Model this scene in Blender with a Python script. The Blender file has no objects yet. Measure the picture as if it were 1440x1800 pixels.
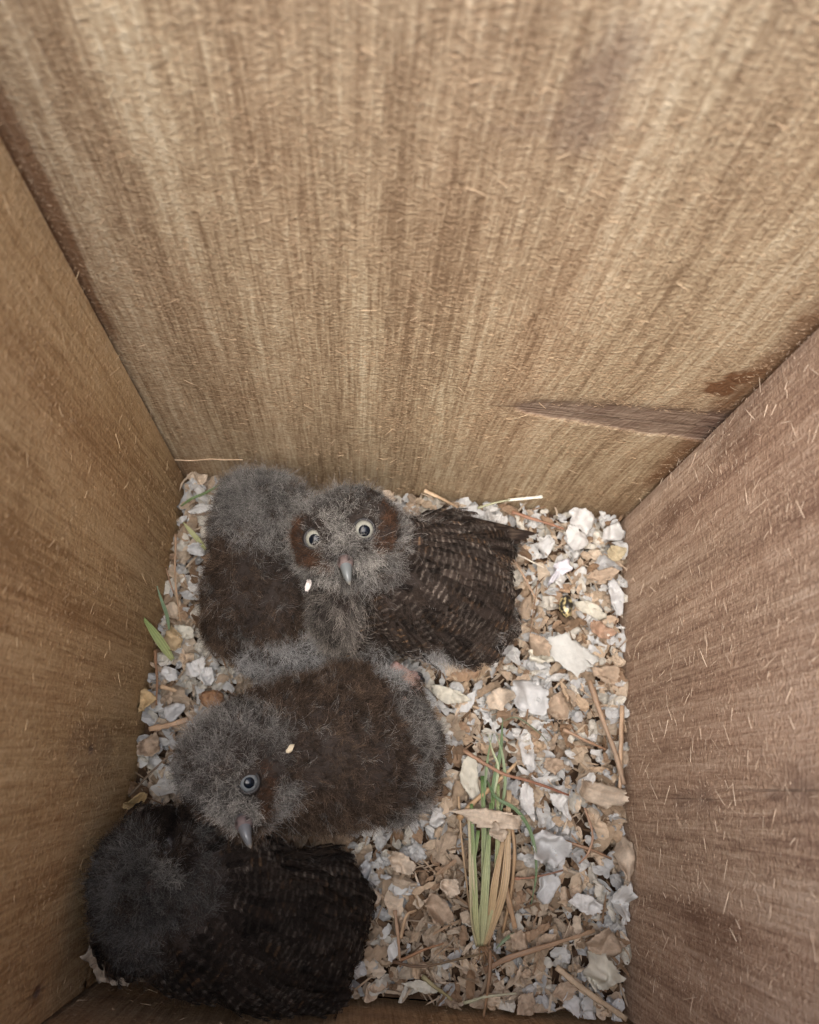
import bpy, math
import numpy as np
from mathutils import Vector, Matrix
from mathutils.bvhtree import BVHTree

SC = bpy.context.scene
COL = SC.collection
rng = np.random.default_rng(7)

# ------------------------------------------------------------------ camera, sky, sun, exposure
BOX_W, BOX_D = 0.25, 0.2522            # inside of the nest box (metres), bedding level is z = 0
FPX = 1441.8                           # focal length in pixels of the 1440-wide photograph
CAM = np.array([0.10918, 0.09364, 0.43212])
ROT = np.array([[0.99490938, 0.0752845, 0.06698933],
                [0.09279072, -0.9436855, -0.31756505],
                [0.03930913, 0.32216444, -0.94586726]])   # rows: right, down, forward
cd = bpy.data.cameras.new('camera')
cam = bpy.data.objects.new('camera', cd)
COL.objects.link(cam)
SC.camera = cam
cd.sensor_fit = 'HORIZONTAL'
cd.sensor_width = 36.0
cd.lens = 36.0 * FPX / 1440.0
cd.clip_start, cd.clip_end = 0.005, 100.0
m = Matrix.Identity(4)
for i in range(3):
    m[i][0], m[i][1], m[i][2], m[i][3] = ROT[0][i], -ROT[1][i], -ROT[2][i], CAM[i]
cam.matrix_world = m
cd.dof.use_dof = True
cd.dof.focus_distance = 0.365
cd.dof.aperture_fstop = 14.0

world = bpy.data.worlds.new('World')
SC.world = world
world.use_nodes = True
wn = world.node_tree
bg = wn.nodes['Background']
sky = wn.nodes.new('ShaderNodeTexSky')
sky.sky_type = 'NISHITA'
sky.sun_disc = False
SUN_ELEV, SUN_AZ = math.radians(71), math.radians(203)     # azimuth clockwise from +Y
sky.sun_elevation = SUN_ELEV
sky.sun_rotation = SUN_AZ
sky.air_density = 1.0
sky.dust_density = 4.0
sky.ozone_density = 1.0
wn.links.new(sky.outputs[0], bg.inputs['Color'])
bg.inputs['Strength'].default_value = 0.11

sd = bpy.data.lights.new('sun', 'SUN')
sun = bpy.data.objects.new('sun', sd)
COL.objects.link(sun)
sd.energy = 1.5
sd.angle = math.radians(55)
sd.color = (1.0, 0.985, 0.955)
to_sun = Vector((math.sin(SUN_AZ) * math.cos(SUN_ELEV), math.cos(SUN_AZ) * math.cos(SUN_ELEV), math.sin(SUN_ELEV)))
sun.rotation_euler = to_sun.to_track_quat('Z', 'Y').to_euler()
sun.location = (0, -1, 3)

SC.view_settings.view_transform = 'Standard'
SC.view_settings.look = 'None'
SC.view_settings.exposure = 1.88
SC.view_settings.gamma = 1.0
SC.view_settings.use_curve_mapping = False
SC.render.engine = 'CYCLES'
SC.cycles.max_bounces = 8
SC.cycles.diffuse_bounces = 5
SC.cycles.use_denoising = True
SC.cycles_curves.shape = 'RIBBONS'
SC.cycles_curves.subdivisions = 2


# ------------------------------------------------------------------ helpers
def ray(px, py):
    d = ROT.T @ np.array([(px - 720) / FPX, (py - 900) / FPX, 1.0])
    return d

def at(px, py, z=0.0):
    """the place on the level plane z seen at a photograph pixel"""
    d = ray(px, py)
    return CAM + d * (z - CAM[2]) / d[2]

def on_back(px, py):
    d = ray(px, py); return CAM + d * (BOX_D - CAM[1]) / d[1]

def on_right(px, py):
    d = ray(px, py); return CAM + d * (BOX_W - CAM[0]) / d[0]

def on_left(px, py):
    d = ray(px, py); return CAM + d * (0 - CAM[0]) / d[0]

def depth(p):
    return float(ROT[2] @ (np.asarray(p) - CAM))

def mm_per_px(p):
    return depth(p) / FPX

_perm = np.random.default_rng(11).random(4096)
def _h(ix, iy, iz):
    return _perm[(ix * 73 + iy * 1597 + iz * 3371 + (ix * iy) % 91 + (iz * ix) % 57) & 4095]

def noise3(p):
    p = np.asarray(p, float)
    i = np.floor(p).astype(np.int64); f = p - i
    f = f * f * (3 - 2 * f)
    out = 0
    for a in (0, 1):
        for b in (0, 1):
            for c in (0, 1):
                w = (f[..., 0] if a else 1 - f[..., 0]) * (f[..., 1] if b else 1 - f[..., 1]) * (f[..., 2] if c else 1 - f[..., 2])
                out = out + w * _h(i[..., 0] + a, i[..., 1] + b, i[..., 2] + c)
    return out * 2 - 1

def fbm(p, n=3):
    s, a, o = 0, 1.0, 0
    for k in range(n):
        s = s + a * noise3(np.asarray(p) * 2 ** k + 17.3 * k); o += a; a *= .5
    return s / o

def unit(v):
    v = np.asarray(v, float)
    return v / (np.linalg.norm(v, axis=-1, keepdims=True) + 1e-12)

def tag(o, label=None, cat=None, group=None, kind=None):
    if label: o['label'] = label
    if cat: o['category'] = cat
    if group: o['group'] = group
    if kind: o['kind'] = kind
    return o

def mesh_obj(name, verts, faces, mat=None, parent=None, smooth=True, cols=None):
    me = bpy.data.meshes.new(name)
    me.from_pydata([tuple(v) for v in verts], [], [tuple(f) for f in faces])
    if smooth:
        me.polygons.foreach_set('use_smooth', np.ones(len(me.polygons), dtype=bool))
    if cols is not None:
        a = me.attributes.new('tint', 'FLOAT_COLOR', 'POINT')
        c = np.ones((len(verts), 4)); c[:, :3] = cols
        a.data.foreach_set('color', c.ravel())
    me.update()
    o = bpy.data.objects.new(name, me)
    COL.objects.link(o)
    if mat: me.materials.append(mat)
    if parent is not None: o.parent = parent
    return o

def curves_obj(name, pts, radius, cols, mat, parent=None):
    """pts (N,K,3), radius (N,K), cols (N,K,3): one strand per row"""
    N, K = pts.shape[:2]
    hc = bpy.data.hair_curves.new(name)
    hc.add_curves([K] * N)
    hc.attributes['position'].data.foreach_set('vector', np.ascontiguousarray(pts, dtype=np.float32).ravel())
    ra = hc.attributes.get('radius') or hc.attributes.new('radius', 'FLOAT', 'POINT')
    ra.data.foreach_set('value', np.ascontiguousarray(radius, dtype=np.float32).ravel())
    ca = hc.attributes.new('tint', 'FLOAT_COLOR', 'POINT')
    c = np.ones((N, K, 4), dtype=np.float32); c[..., :3] = cols
    ca.data.foreach_set('color', c.ravel())
    hc.materials.append(mat)
    o = bpy.data.objects.new(name, hc)
    COL.objects.link(o)
    if parent is not None: o.parent = parent
    return o


# ------------------------------------------------------------------ materials
class NT:
    def __init__(s, name):
        s.m = bpy.data.materials.new(name); s.m.use_nodes = True
        s.t = s.m.node_tree; s.n = s.t.nodes; s.b = s.n['Principled BSDF']; s.out = s.n['Material Output']
    def node(s, typ, **kw):
        x = s.n.new(typ)
        for k, v in kw.items(): setattr(x, k, v)
        return x
    def link(s, a, b): s.t.links.new(a, b)
    def attr(s, name):
        x = s.node('ShaderNodeAttribute', attribute_name=name); return x
    def math(s, op, a, b=None, c=None, clamp=False):
        x = s.node('ShaderNodeMath', operation=op, use_clamp=clamp)
        for i, v in enumerate((a, b, c)):
            if v is None: continue
            if isinstance(v, (int, float)): x.inputs[i].default_value = v
            else: s.link(v, x.inputs[i])
        return x.outputs[0]
    def noise(s, vec, scale, detail=3, rough=.55, dist=0):
        x = s.node('ShaderNodeTexNoise')
        s.link(vec, x.inputs['Vector'])
        x.inputs['Scale'].default_value = scale; x.inputs['Detail'].default_value = detail
        x.inputs['Roughness'].default_value = rough; x.inputs['Distortion'].default_value = dist
        return x.outputs['Fac']
    def ramp(s, fac, stops):
        x = s.node('ShaderNodeValToRGB'); e = x.color_ramp.elements
        while len(e) < len(stops): e.new(0.5)
        for i, (p, c) in enumerate(stops):
            e[i].position = p; e[i].color = (*c, 1)
        s.link(fac, x.inputs[0]); return x.outputs[0]
    def mix(s, fac, a, b, mode='MIX'):
        x = s.node('ShaderNodeMix', data_type='RGBA', blend_type=mode)
        for v, i in ((fac, 0), (a, 6), (b, 7)):
            if isinstance(v, (int, float)): x.inputs[i].default_value = v
            elif isinstance(v, tuple): x.inputs[i].default_value = (*v, 1)
            else: s.link(v, x.inputs[i])
        return x.outputs[2]
    def scale(s, vec, xyz):
        x = s.node('ShaderNodeVectorMath', operation='MULTIPLY')
        s.link(vec, x.inputs[0]); x.inputs[1].default_value = xyz; return x.outputs[0]
    def bump(s, h, strength, dist, nrm=None):
        x = s.node('ShaderNodeBump'); x.inputs['Strength'].default_value = strength; x.inputs['Distance'].default_value = dist
        s.link(h, x.inputs['Height'])
        if nrm is not None: s.link(nrm, x.inputs['Normal'])
        return x.outputs[0]


def wood_material(name, pale, mid, dark, stain):
    k = NT(name)
    g = k.attr('grain').outputs['Vector']            # x across the grain, y along it, z seed (metres)
    msk = k.attr('marks')                            # R stain and corner tone, G knot, B smudge
    sep = k.node('ShaderNodeSeparateColor'); k.link(msk.outputs['Color'], sep.inputs[0])
    bands = k.noise(k.scale(g, (1, .05, 1)), 46, 3, .6)
    fine = k.noise(k.scale(g, (1, .025, 1)), 300, 3, .6)
    hair = k.noise(k.scale(g, (1, .05, 1)), 900, 2, .6)
    cloud = k.noise(k.scale(g, (1, .6, 1)), 17, 3, .6)
    fuzz = k.noise(k.scale(g, (.7, 1.3, 1)), 850, 3, .7, .6)
    fuzz2 = k.noise(k.scale(g, (.75, 1.15, 1)), 380, 3, .65, .9)
    late = k.noise(k.scale(g, (1, .012, 1)), 165, 2, .5)
    line = k.math('MULTIPLY', k.math('SUBTRACT', 1.0, k.math('MULTIPLY', k.math('ABSOLUTE', k.math('SUBTRACT', late, .5)), 17.0), None, True), k.math('MULTIPLY_ADD', cloud, 1.6, -.35, True))
    def dev(x, w): return k.math('MULTIPLY_ADD', x, w, -w / 2)
    t = k.math('ADD', .5, dev(bands, 1.0))
    for x, w in ((fine, .66), (hair, .85), (cloud, .36), (fuzz, 1.05), (fuzz2, .62)):
        t = k.math('ADD', t, dev(x, w))
    t = k.math('SUBTRACT', t, k.math('MULTIPLY', line, .24), None, True)
    c = k.ramp(t, [(.18, dark), (.5, mid), (.82, pale)])
    pink = k.noise(k.scale(g, (1, .12, 1)), 23, 2, .5)
    c = k.mix(k.math('MULTIPLY_ADD', pink, 1.6, -.7, True), c, (.88, .76, .72), 'MULTIPLY')
    c = k.mix(k.math('MULTIPLY', sep.outputs[0], .92), c, stain)
    kn = k.ramp(k.noise(k.scale(g, (.18, 3.0, 1)), 330, 3, .6), [(.36, (.080, .050, .040)), (.5, (.18, .12, .095)), (.64, (.33, .25, .195))])
    c = k.mix(sep.outputs[1], c, kn)
    c = k.mix(k.math('MULTIPLY', sep.outputs[2], .6), c, (.15, .095, .075))
    k.link(c, k.b.inputs['Base Color'])
    k.b.inputs['Roughness'].default_value = .85
    k.b.inputs['Specular IOR Level'].default_value = .2
    keep = k.math('SUBTRACT', 1.0, k.math('MULTIPLY', sep.outputs[1], .75))
    h = k.math('ADD', k.math('MULTIPLY', fuzz, .6), k.math('MULTIPLY', fuzz2, .9))
    h = k.math('ADD', k.math('MULTIPLY', h, keep), k.math('MULTIPLY', fine, .5))
    h = k.math('ADD', h, k.math('MULTIPLY', hair, .25))
    k.link(k.bump(h, 1.0, .0017), k.b.inputs['Normal'])
    return k.m

M = {}
M['back'] = wood_material('rough_cedar_back', (.62, .515, .35), (.435, .322, .197), (.235, .155, .088), (.155, .066, .026))
M['left'] = wood_material('rough_cedar_left', (.70, .505, .28), (.56, .375, .19), (.35, .21, .095), (.13, .055, .025))
M['right'] = wood_material('rough_cedar_right', (.69, .535, .41), (.51, .36, .255), (.29, .185, .13), (.12, .055, .028))
M['front'] = wood_material('rough_cedar_front', (.62, .43, .25), (.48, .31, .17), (.30, .18, .09), (.12, .055, .028))

def tint_material(name, rough=.8, spec=.2, bump=0.0, trans=0.0, var=.25, scale=500, sheen=0.0):
    k = NT(name)
    c = k.attr('tint').outputs['Color']
    tc = k.node('ShaderNodeTexCoord').outputs['Object']
    n = k.noise(tc, scale, 3, .6)
    v = k.math('MULTIPLY_ADD', n, var * 2, 1 - var)
    cc = k.mix(1.0, c, (1, 1, 1), 'MULTIPLY')
    vm = k.node('ShaderNodeVectorMath', operation='SCALE'); k.link(c, vm.inputs[0]); k.link(v, vm.inputs['Scale'])
    k.link(vm.outputs[0], k.b.inputs['Base Color'])
    k.b.inputs['Roughness'].default_value = rough
    k.b.inputs['Specular IOR Level'].default_value = spec
    if bump: k.link(k.bump(n, .6, bump), k.b.inputs['Normal'])
    if trans:
        tr = k.node('ShaderNodeBsdfTranslucent'); k.link(vm.outputs[0], tr.inputs['Color'])
        mx = k.node('ShaderNodeMixShader'); mx.inputs[0].default_value = trans
        k.link(k.b.outputs[0], mx.inputs[1]); k.link(tr.outputs[0], mx.inputs[2]); k.link(mx.outputs[0], k.out.inputs['Surface'])
    return k.m

M['shaving'] = tint_material('wood_shaving', .75, .2, .0004, .22, .30, 700)
M['paper'] = tint_material('white_paper', .7, .25, .0006, .25, .12, 450)
M['straw'] = tint_material('dry_straw', .55, .35, .0002, .08, .25, 900)
M['grass'] = tint_material('grass_blade', .45, .4, .0001, .2, .18, 800)
M['fibre'] = tint_material('wood_fibre', .8, .15, 0, .15, .2, 300)
M['plumage'] = tint_material('plumage', .75, .12, 0, .12, .18, 260)
M['skin'] = tint_material('skin', .6, .3, .0003, 0, .2, 900)
M['horn'] = tint_material('horn', .32, .5, .00008, 0, .12, 500)
M['dark_base'] = tint_material('bedding_base', .95, .1, .001, 0, .5, 300)

def plain(name, col, rough, spec=.5, coat=0.0):
    k = NT(name); k.b.inputs['Base Color'].default_value = (*col, 1); k.b.inputs['Roughness'].default_value = rough
    k.b.inputs['Specular IOR Level'].default_value = spec
    tc = k.node('ShaderNodeTexCoord').outputs['Object']
    k.link(k.bump(k.noise(tc, 900, 2), .15, .0002), k.b.inputs['Normal'])
    k.b.inputs['Coat Weight'].default_value = coat; k.b.inputs['Coat Roughness'].default_value = .04
    return k.m
M['pupil'] = plain('pupil', (.003, .005, .009), .16, .22, .0)
M['lid'] = plain('eyelid', (.010, .008, .008), .5, .3)
M['claw'] = plain('claw', (.012, .012, .014), .3, .5)
k = NT('iris')
k.link(k.attr('tint').outputs['Color'], k.b.inputs['Base Color'])
k.b.inputs['Roughness'].default_value = .38; k.b.inputs['Specular IOR Level'].default_value = .3; k.b.inputs['Coat Weight'].default_value = .08; k.b.inputs['Coat Roughness'].default_value = .05
M['iris'] = k.m


# ------------------------------------------------------------------ the nest box
BOX_TOP, BOX_BOT, THICK = 0.365, -0.022, 0.019
box = bpy.data.objects.new('nest_box', None)
COL.objects.link(box)
tag(box, 'rough sawn cedar nest box seen from above, its four fuzzy board walls round the bedding', 'nest box')

def sstep(a, b, x):
    t = np.clip((x - a) / (b - a), 0, 1); return t * t * (3 - 2 * t)

def panel(name, origin, udir, width, inward, mat, marks, seed, lean=0.0, step=.0009, z0=BOX_BOT, z1=BOX_TOP):
    """a board: a fine inside face carrying the grain, closed by plain sides and back"""
    origin, udir, inward = map(lambda v: np.asarray(v, float), (origin, udir, inward))
    nu, nv = int(width / step) + 1, int((z1 - z0) / step) + 1
    U, V = np.meshgrid(np.linspace(0, width, nu), np.linspace(z0, z1, nv), indexing='ij')
    P = origin + U[..., None] * udir + V[..., None] * np.array([0, 0, 1.0])
    rel = (fbm(np.stack([U * 900, V * 220, U * 0 + seed], -1), 2) * .00012 + fbm(np.stack([U * 120, V * 6, U * 0 + seed], -1), 2) * .00018)
    gu = U + lean * V; gv = V.copy()
    mk = np.zeros((nu, nv, 3))
    gu, gv, mk, rel = marks(U, V, gu, gv, mk, rel, P)
    P = P + inward * rel[..., None]
    verts = P.reshape(-1, 3)
    idx = np.arange(nu * nv).reshape(nu, nv)
    q = np.stack([idx[:-1, :-1], idx[1:, :-1], idx[1:, 1:], idx[:-1, 1:]], -1).reshape(-1, 4)
    if np.dot(np.cross(udir, [0, 0, 1.0]), inward) < 0: q = q[:, ::-1]
    c = [origin + udir * a + np.array([0, 0, b]) - inward * t for t in (0.0006, THICK) for a in (0, width) for b in (z0, z1)]
    n0 = len(verts)
    allv = np.vstack([verts, np.array(c)])
    f = [(4, 5, 7, 6), (0, 1, 5, 4), (2, 6, 7, 3), (0, 4, 6, 2), (1, 3, 7, 5)]
    faces = q.tolist() + [tuple(n0 + i for i in x) for x in f]
    o = mesh_obj(name, allv, faces, mat, box)
    a = o.data.attributes.new('grain', 'FLOAT_VECTOR', 'POINT')
    gr = np.zeros((len(allv), 3)); gr[:n0, 0] = gu.ravel(); gr[:n0, 1] = gv.ravel(); gr[:, 2] = seed
    for i, cc in enumerate(c): gr[n0 + i, 0] = np.dot(cc - origin, udir); gr[n0 + i, 1] = cc[2]
    a.data.foreach_set('vector', gr.ravel().astype(np.float32))
    a = o.data.attributes.new('marks', 'FLOAT_COLOR', 'POINT')
    mm = np.ones((len(allv), 4)); mm[:, :3] = 0; mm[:n0, :3] = np.clip(mk, 0, 1).reshape(-1, 3)
    a.data.foreach_set('color', mm.ravel().astype(np.float32))
    return o

def n2(U, V, s, seed=0.0, n=3):
    return fbm(np.stack([U * s, V * s, U * 0 + seed], -1), n)

def marks_back(U, V, gu, gv, mk, rel, P):
    # spike knot lying across the grain towards the right-hand joint
    a, b = on_back(905, 716), on_back(1290, 758)
    ax = np.array([b[0] - a[0], b[2] - a[2]]); L = np.linalg.norm(ax); ax /= L
    s = (P[..., 0] - a[0]) * ax[0] + (P[..., 2] - a[2]) * ax[1]
    t = -(P[..., 0] - a[0]) * ax[1] + (P[..., 2] - a[2]) * ax[0]
    t = t + n2(U, V, 260, 3) * .0014 + n2(U * .25, V, 420, 4) * .0012
    half = .0135 * np.clip(s / L, 0, 1.2) ** .42
    kn = sstep(.0022 + .0040 * (t > 0), -.0012, np.abs(t) - half) * sstep(-.002, .003, s)
    mk[..., 1] = np.maximum(mk[..., 1], kn * .78)
    rel = rel - kn * .0006
    halo = np.exp(-np.clip(np.abs(t) - half, 0, None) / .006) * sstep(-.02, .01, s)
    mk[..., 2] = np.maximum(mk[..., 2], np.where(t > 0, halo * .85, halo * .3) * (1 - kn))
    gu = gu + np.sign(t) * np.exp(-np.abs(t) / .022) * .010 * sstep(-.03, .05, s)
    # dark resin stain by the joint
    for px, py, r, e in ((1268, 683, .0085, 1.0), (1305, 664, .0075, 1.), (1335, 655, .006, .9)):
        p = on_back(px, py); d = np.hypot(P[..., 0] - p[0], P[..., 2] - p[2]) + n2(U, V, 330, 5) * .003
        mk[..., 0] = np.maximum(mk[..., 0], e * sstep(r, r * .55, d))
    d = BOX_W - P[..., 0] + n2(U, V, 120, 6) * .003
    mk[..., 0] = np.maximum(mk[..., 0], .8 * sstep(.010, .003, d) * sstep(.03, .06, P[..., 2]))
    mk[..., 0] = np.maximum(mk[..., 0], .45 * sstep(.022, .002, d + n2(U, V, 60, 7) * .006) * sstep(.03, .005, P[..., 2]))  # tone deepens towards the bottom of the right-hand joint
    # heartwood strip down the left-hand joint
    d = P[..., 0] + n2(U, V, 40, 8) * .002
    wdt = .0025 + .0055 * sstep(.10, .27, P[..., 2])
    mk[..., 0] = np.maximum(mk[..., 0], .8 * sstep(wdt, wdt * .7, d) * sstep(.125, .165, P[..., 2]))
    mk[..., 0] = np.maximum(mk[..., 0], .5 * sstep(.016, .004, d) * sstep(.035, .0, P[..., 2]))  # darker near the bottom left corner of the board
    # broad brown smudges high on the board
    for px, py, rx, rz, e in ((1050, 165, .009, .022, .75), (985, 205, .006, .008, .4), (1000, 215, .018, .003, .45), (920, 232, .012, .002, .4)):
        p = on_back(px, py); d = np.hypot((P[..., 0] - p[0]) / rx, (P[..., 2] - p[2]) / rz) + n2(U, V, 120, 9) * .4
        mk[..., 2] = np.maximum(mk[..., 2], e * sstep(1.25, .3, d))
    return gu, gv, mk, rel

def knot(P, a, U, V, gu, mk, ca, cb, size, dark):
    """round knot at (ca, cb) on the board whose across axis is P[...,a]"""
    s, t = P[..., a] - ca, P[..., 2] - cb
    d = np.hypot(s, t * .6) + n2(U, V, 200, 12) * size * .25
    mk[..., 1] = np.maximum(mk[..., 1], dark * sstep(size * 1.15, size * .6, d))
    mk[..., 2] = np.maximum(mk[..., 2], .45 * sstep(size * 3, size, d))
    return gu + np.sign(s) * size * 1.6 * np.exp(-np.hypot(s, t * .45) / (size * 2.2))

def marks_right(U, V, gu, gv, mk, rel, P):
    p = on_right(1405, 1390); gu = knot(P, 1, U, V, gu, mk, p[1], p[2], .0045, .35)
    p = on_right(1365, 1400); d = np.hypot((P[..., 1] - p[1]) / .0022, (P[..., 2] - p[2]) / .010); mk[..., 2] = np.maximum(mk[..., 2], .8 * sstep(1.2, .3, d))
    p = on_right(1238, 1405); gu = knot(P, 1, U, V, gu, mk, p[1], p[2], .003, .25)
    p = on_right(1200, 1410); d = np.hypot((P[..., 1] - p[1]) / .006, (P[..., 2] - p[2]) / .016) + n2(U, V, 150, 2) * .3; mk[..., 2] = np.maximum(mk[..., 2], .5 * sstep(1.2, .3, d))
    for px, py, r in ((1290, 770, .012), (1180, 905, .008), (1250, 1640, .02)):
        p = on_right(px, py); d = np.hypot(P[..., 1] - p[1], (P[..., 2] - p[2]) * .5) + n2(U, V, 130, 4) * .006
        mk[..., 0] = np.maximum(mk[..., 0], .35 * sstep(r, r * .3, d))
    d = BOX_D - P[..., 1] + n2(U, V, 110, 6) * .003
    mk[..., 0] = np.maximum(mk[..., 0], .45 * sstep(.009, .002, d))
    return gu, gv, mk, rel

def marks_left(U, V, gu, gv, mk, rel, P):
    p = on_left(160, 1318); gu = knot(P, 1, U, V, gu, mk, p[1], p[2], .002, .7)
    d = np.hypot((P[..., 1] - p[1]) / .011, (P[..., 2] - p[2]) / .03) + n2(U, V, 120, 3) * .2; mk[..., 2] = np.maximum(mk[..., 2], .35 * sstep(1.2, .9, d))
    p = on_left(64, 1745); gu = knot(P, 1, U, V, gu, mk, p[1], p[2], .0024, .9)
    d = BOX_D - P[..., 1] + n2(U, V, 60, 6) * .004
    mk[..., 0] = np.maximum(mk[..., 0], .45 * sstep(.030, .004, d) * sstep(.05, .01, P[..., 2]))  # darker towards the bottom at the back joint
    return gu, gv, mk, rel

def marks_front(U, V, gu, gv, mk, rel, P):
    d = np.abs(P[..., 2] - .012) / .004 + n2(U, V, 90, 3)
    mk[..., 2] = np.maximum(mk[..., 2], .4 * sstep(1.6, .2, d))
    return gu, gv, mk, rel

GAP = .0022
P_back = panel('back_board', (-.02, BOX_D, 0), (1, 0, 0), BOX_W + .04, (0, -1, 0), M['back'], marks_back, 1.3)
P_left = panel('side_board', (0, 0, 0), (0, 1, 0), BOX_D - GAP, (1, 0, 0), M['left'], marks_left, 5.1, lean=.05)
P_right = panel('side_board', (BOX_W, 0, 0), (0, 1, 0), BOX_D - GAP, (-1, 0, 0), M['right'], marks_right, 8.7)
P_front = panel('front_board', (-.02, -GAP, 0), (1, 0, 0), BOX_W + .04, (0, 1, 0), M['front'], marks_front, 3.9, step=.0014)
P_left['label'] = 'warm orange brown side board with small knots'
P_right['label'] = 'pinkish brown side board bristling with pale slivers'
x0, x1, y0, y1 = -.0005, BOX_W + .0005, -.0005, BOX_D + .0005
z0, z1 = BOX_BOT - .016, BOX_BOT - .0005
vv = [(x, y, z) for z in (z0, z1) for x in (x0, x1) for y in (y0, y1)]
mesh_obj('floor_board', vv, [(0, 2, 3, 1), (4, 5, 7, 6), (0, 1, 5, 4), (2, 6, 7, 3), (0, 4, 6, 2), (1, 3, 7, 5)], M['front'], box, smooth=False)

def fibres(parent, face, n, zr, bias, seed, long_n=0, wr=None, long_len=(.004, .009), colr=((.62, .47, .31), (.42, .28, .17))):
    """torn wood fibres standing on the sawn face"""
    r = np.random.default_rng(seed)
    N = n + long_n
    u = r.random(N); z = zr[0] + (zr[1] - zr[0]) * r.random(N)
    if face == 'back': p = np.stack([u * BOX_W, np.full(N, BOX_D), z], -1); nn = np.array([0, -1, 0.]); uu = np.array([1., 0, 0])
    if face == 'left': p = np.stack([np.zeros(N), u * BOX_D, z], -1); nn = np.array([1., 0, 0]); uu = np.array([0, 1., 0])
    if face == 'right': p = np.stack([np.full(N, BOX_W), u * BOX_D, z], -1); nn = np.array([-1., 0, 0]); uu = np.array([0, 1., 0])
    if face == 'front': p = np.stack([u * BOX_W, np.zeros(N), z], -1); nn = np.array([0, 1., 0]); uu = np.array([1., 0, 0])
    clump = fbm(p * 60 + seed, 2) + .7 * fbm(p * np.array([300, 300, 14]) + seed, 2)
    keep = r.random(N) < .5 + 1.1 * clump; keep[n:] = True
    ang = r.normal(0, bias, N) + np.where(r.random(N) < .5, 0, np.pi)
    d = np.cos(ang)[:, None] * uu + np.sin(ang)[:, None] * np.array([0, 0, 1.]) + nn * np.abs(r.normal(.12, .2, N))[:, None]
    L = .0007 + .0013 * r.random(N) ** 2
    L[n:] = long_len[0] + (long_len[1] - long_len[0]) * r.random(long_n) ** 1.8
    K = 4
    perp = unit(np.cross(unit(d), nn))
    s = np.linspace(0, 1, K)
    bend = r.normal(0, .25, N); bend[n:] *= .4
    pts = p[:, None] + (d * L[:, None])[:, None] * s[None, :, None] + (perp * (bend * L)[:, None])[:, None] * (s ** 2)[None, :, None] + (nn * L.mean())[None, None] * .12
    rad = np.full(N, .00007) * (.7 + .6 * r.random(N)); rad[n:] *= 1.7
    R = rad[:, None] * np.array([1, 1, .85, .4])
    mixv = r.random(N) ** .7; mixv[n:] = mixv[n:] * .45
    col = np.array(colr[0]) * (1 - mixv)[:, None] + np.array(colr[1]) * mixv[:, None]
    if face == 'back':
        ka, kb = on_back(905, 716), on_back(1290, 758); kx = (p[:, 0] - ka[0]) / (kb[0] - ka[0])
        keep &= ~((kx > 0) & (np.abs(p[:, 2] - (ka[2] + (kb[2] - ka[2]) * kx)) < .014 * np.clip(kx, 0, 1) ** .42))
    o = curves_obj('splinters', pts[keep], R[keep], np.repeat(col[keep][:, None], K, 1), M['fibre'], parent)
    o['kind'] = 'stuff'
    return o

fibres(P_back, 'back', 20000, (.0, .33), .7, 1, 120, long_len=(.0025, .006))
fibres(P_left, 'left', 12000, (.0, .27), .9, 2, 110, long_len=(.0025, .006), colr=((.68, .50, .30), (.44, .29, .16)))
fibres(P_right, 'right', 17000, (.0, .27), 1.0, 3, 460, long_len=(.003, .009), colr=((.76, .62, .48), (.48, .34, .24)))
fibres(P_front, 'front', 900, (.0, .06), .8, 4, 15)


# ------------------------------------------------------------------ loose bedding
def bumpz(x, y):
    p = np.stack([np.asarray(x) * 45, np.asarray(y) * 45, np.asarray(x) * 0], -1)
    return fbm(p, 2) * .0035

n = 150
gx, gy = np.meshgrid(np.linspace(.0004, BOX_W - .0004, n), np.linspace(.0004, BOX_D - .0004, n), indexing='ij')
gz = -.0115 + bumpz(gx, gy) + fbm(np.stack([gx * 400, gy * 400, gx * 0], -1), 2) * .0012
idx = np.arange(n * n).reshape(n, n)
q = np.stack([idx[:-1, :-1], idx[1:, :-1], idx[1:, 1:], idx[:-1, 1:]], -1).reshape(-1, 4)
cv = np.full((n * n, 3), (.07, .043, .027)) * (.6 + .8 * rng.random((n * n, 1)))  # base coloured dark so the gaps between flakes read as shaded
o = mesh_obj('ground', np.stack([gx, gy, gz], -1).reshape(-1, 3), q, M['dark_base'], cols=cv)
tag(o, kind='structure')

TAN = np.array([(.56, .44, .32), (.50, .375, .26), (.38, .26, .17), (.63, .52, .40), (.26, .17, .105), (.54, .42, .31), (.60, .48, .36)])
WHITE = np.array([(.68, .67, .645), (.62, .62, .61), (.66, .625, .55), (.54, .54, .535)])

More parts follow.
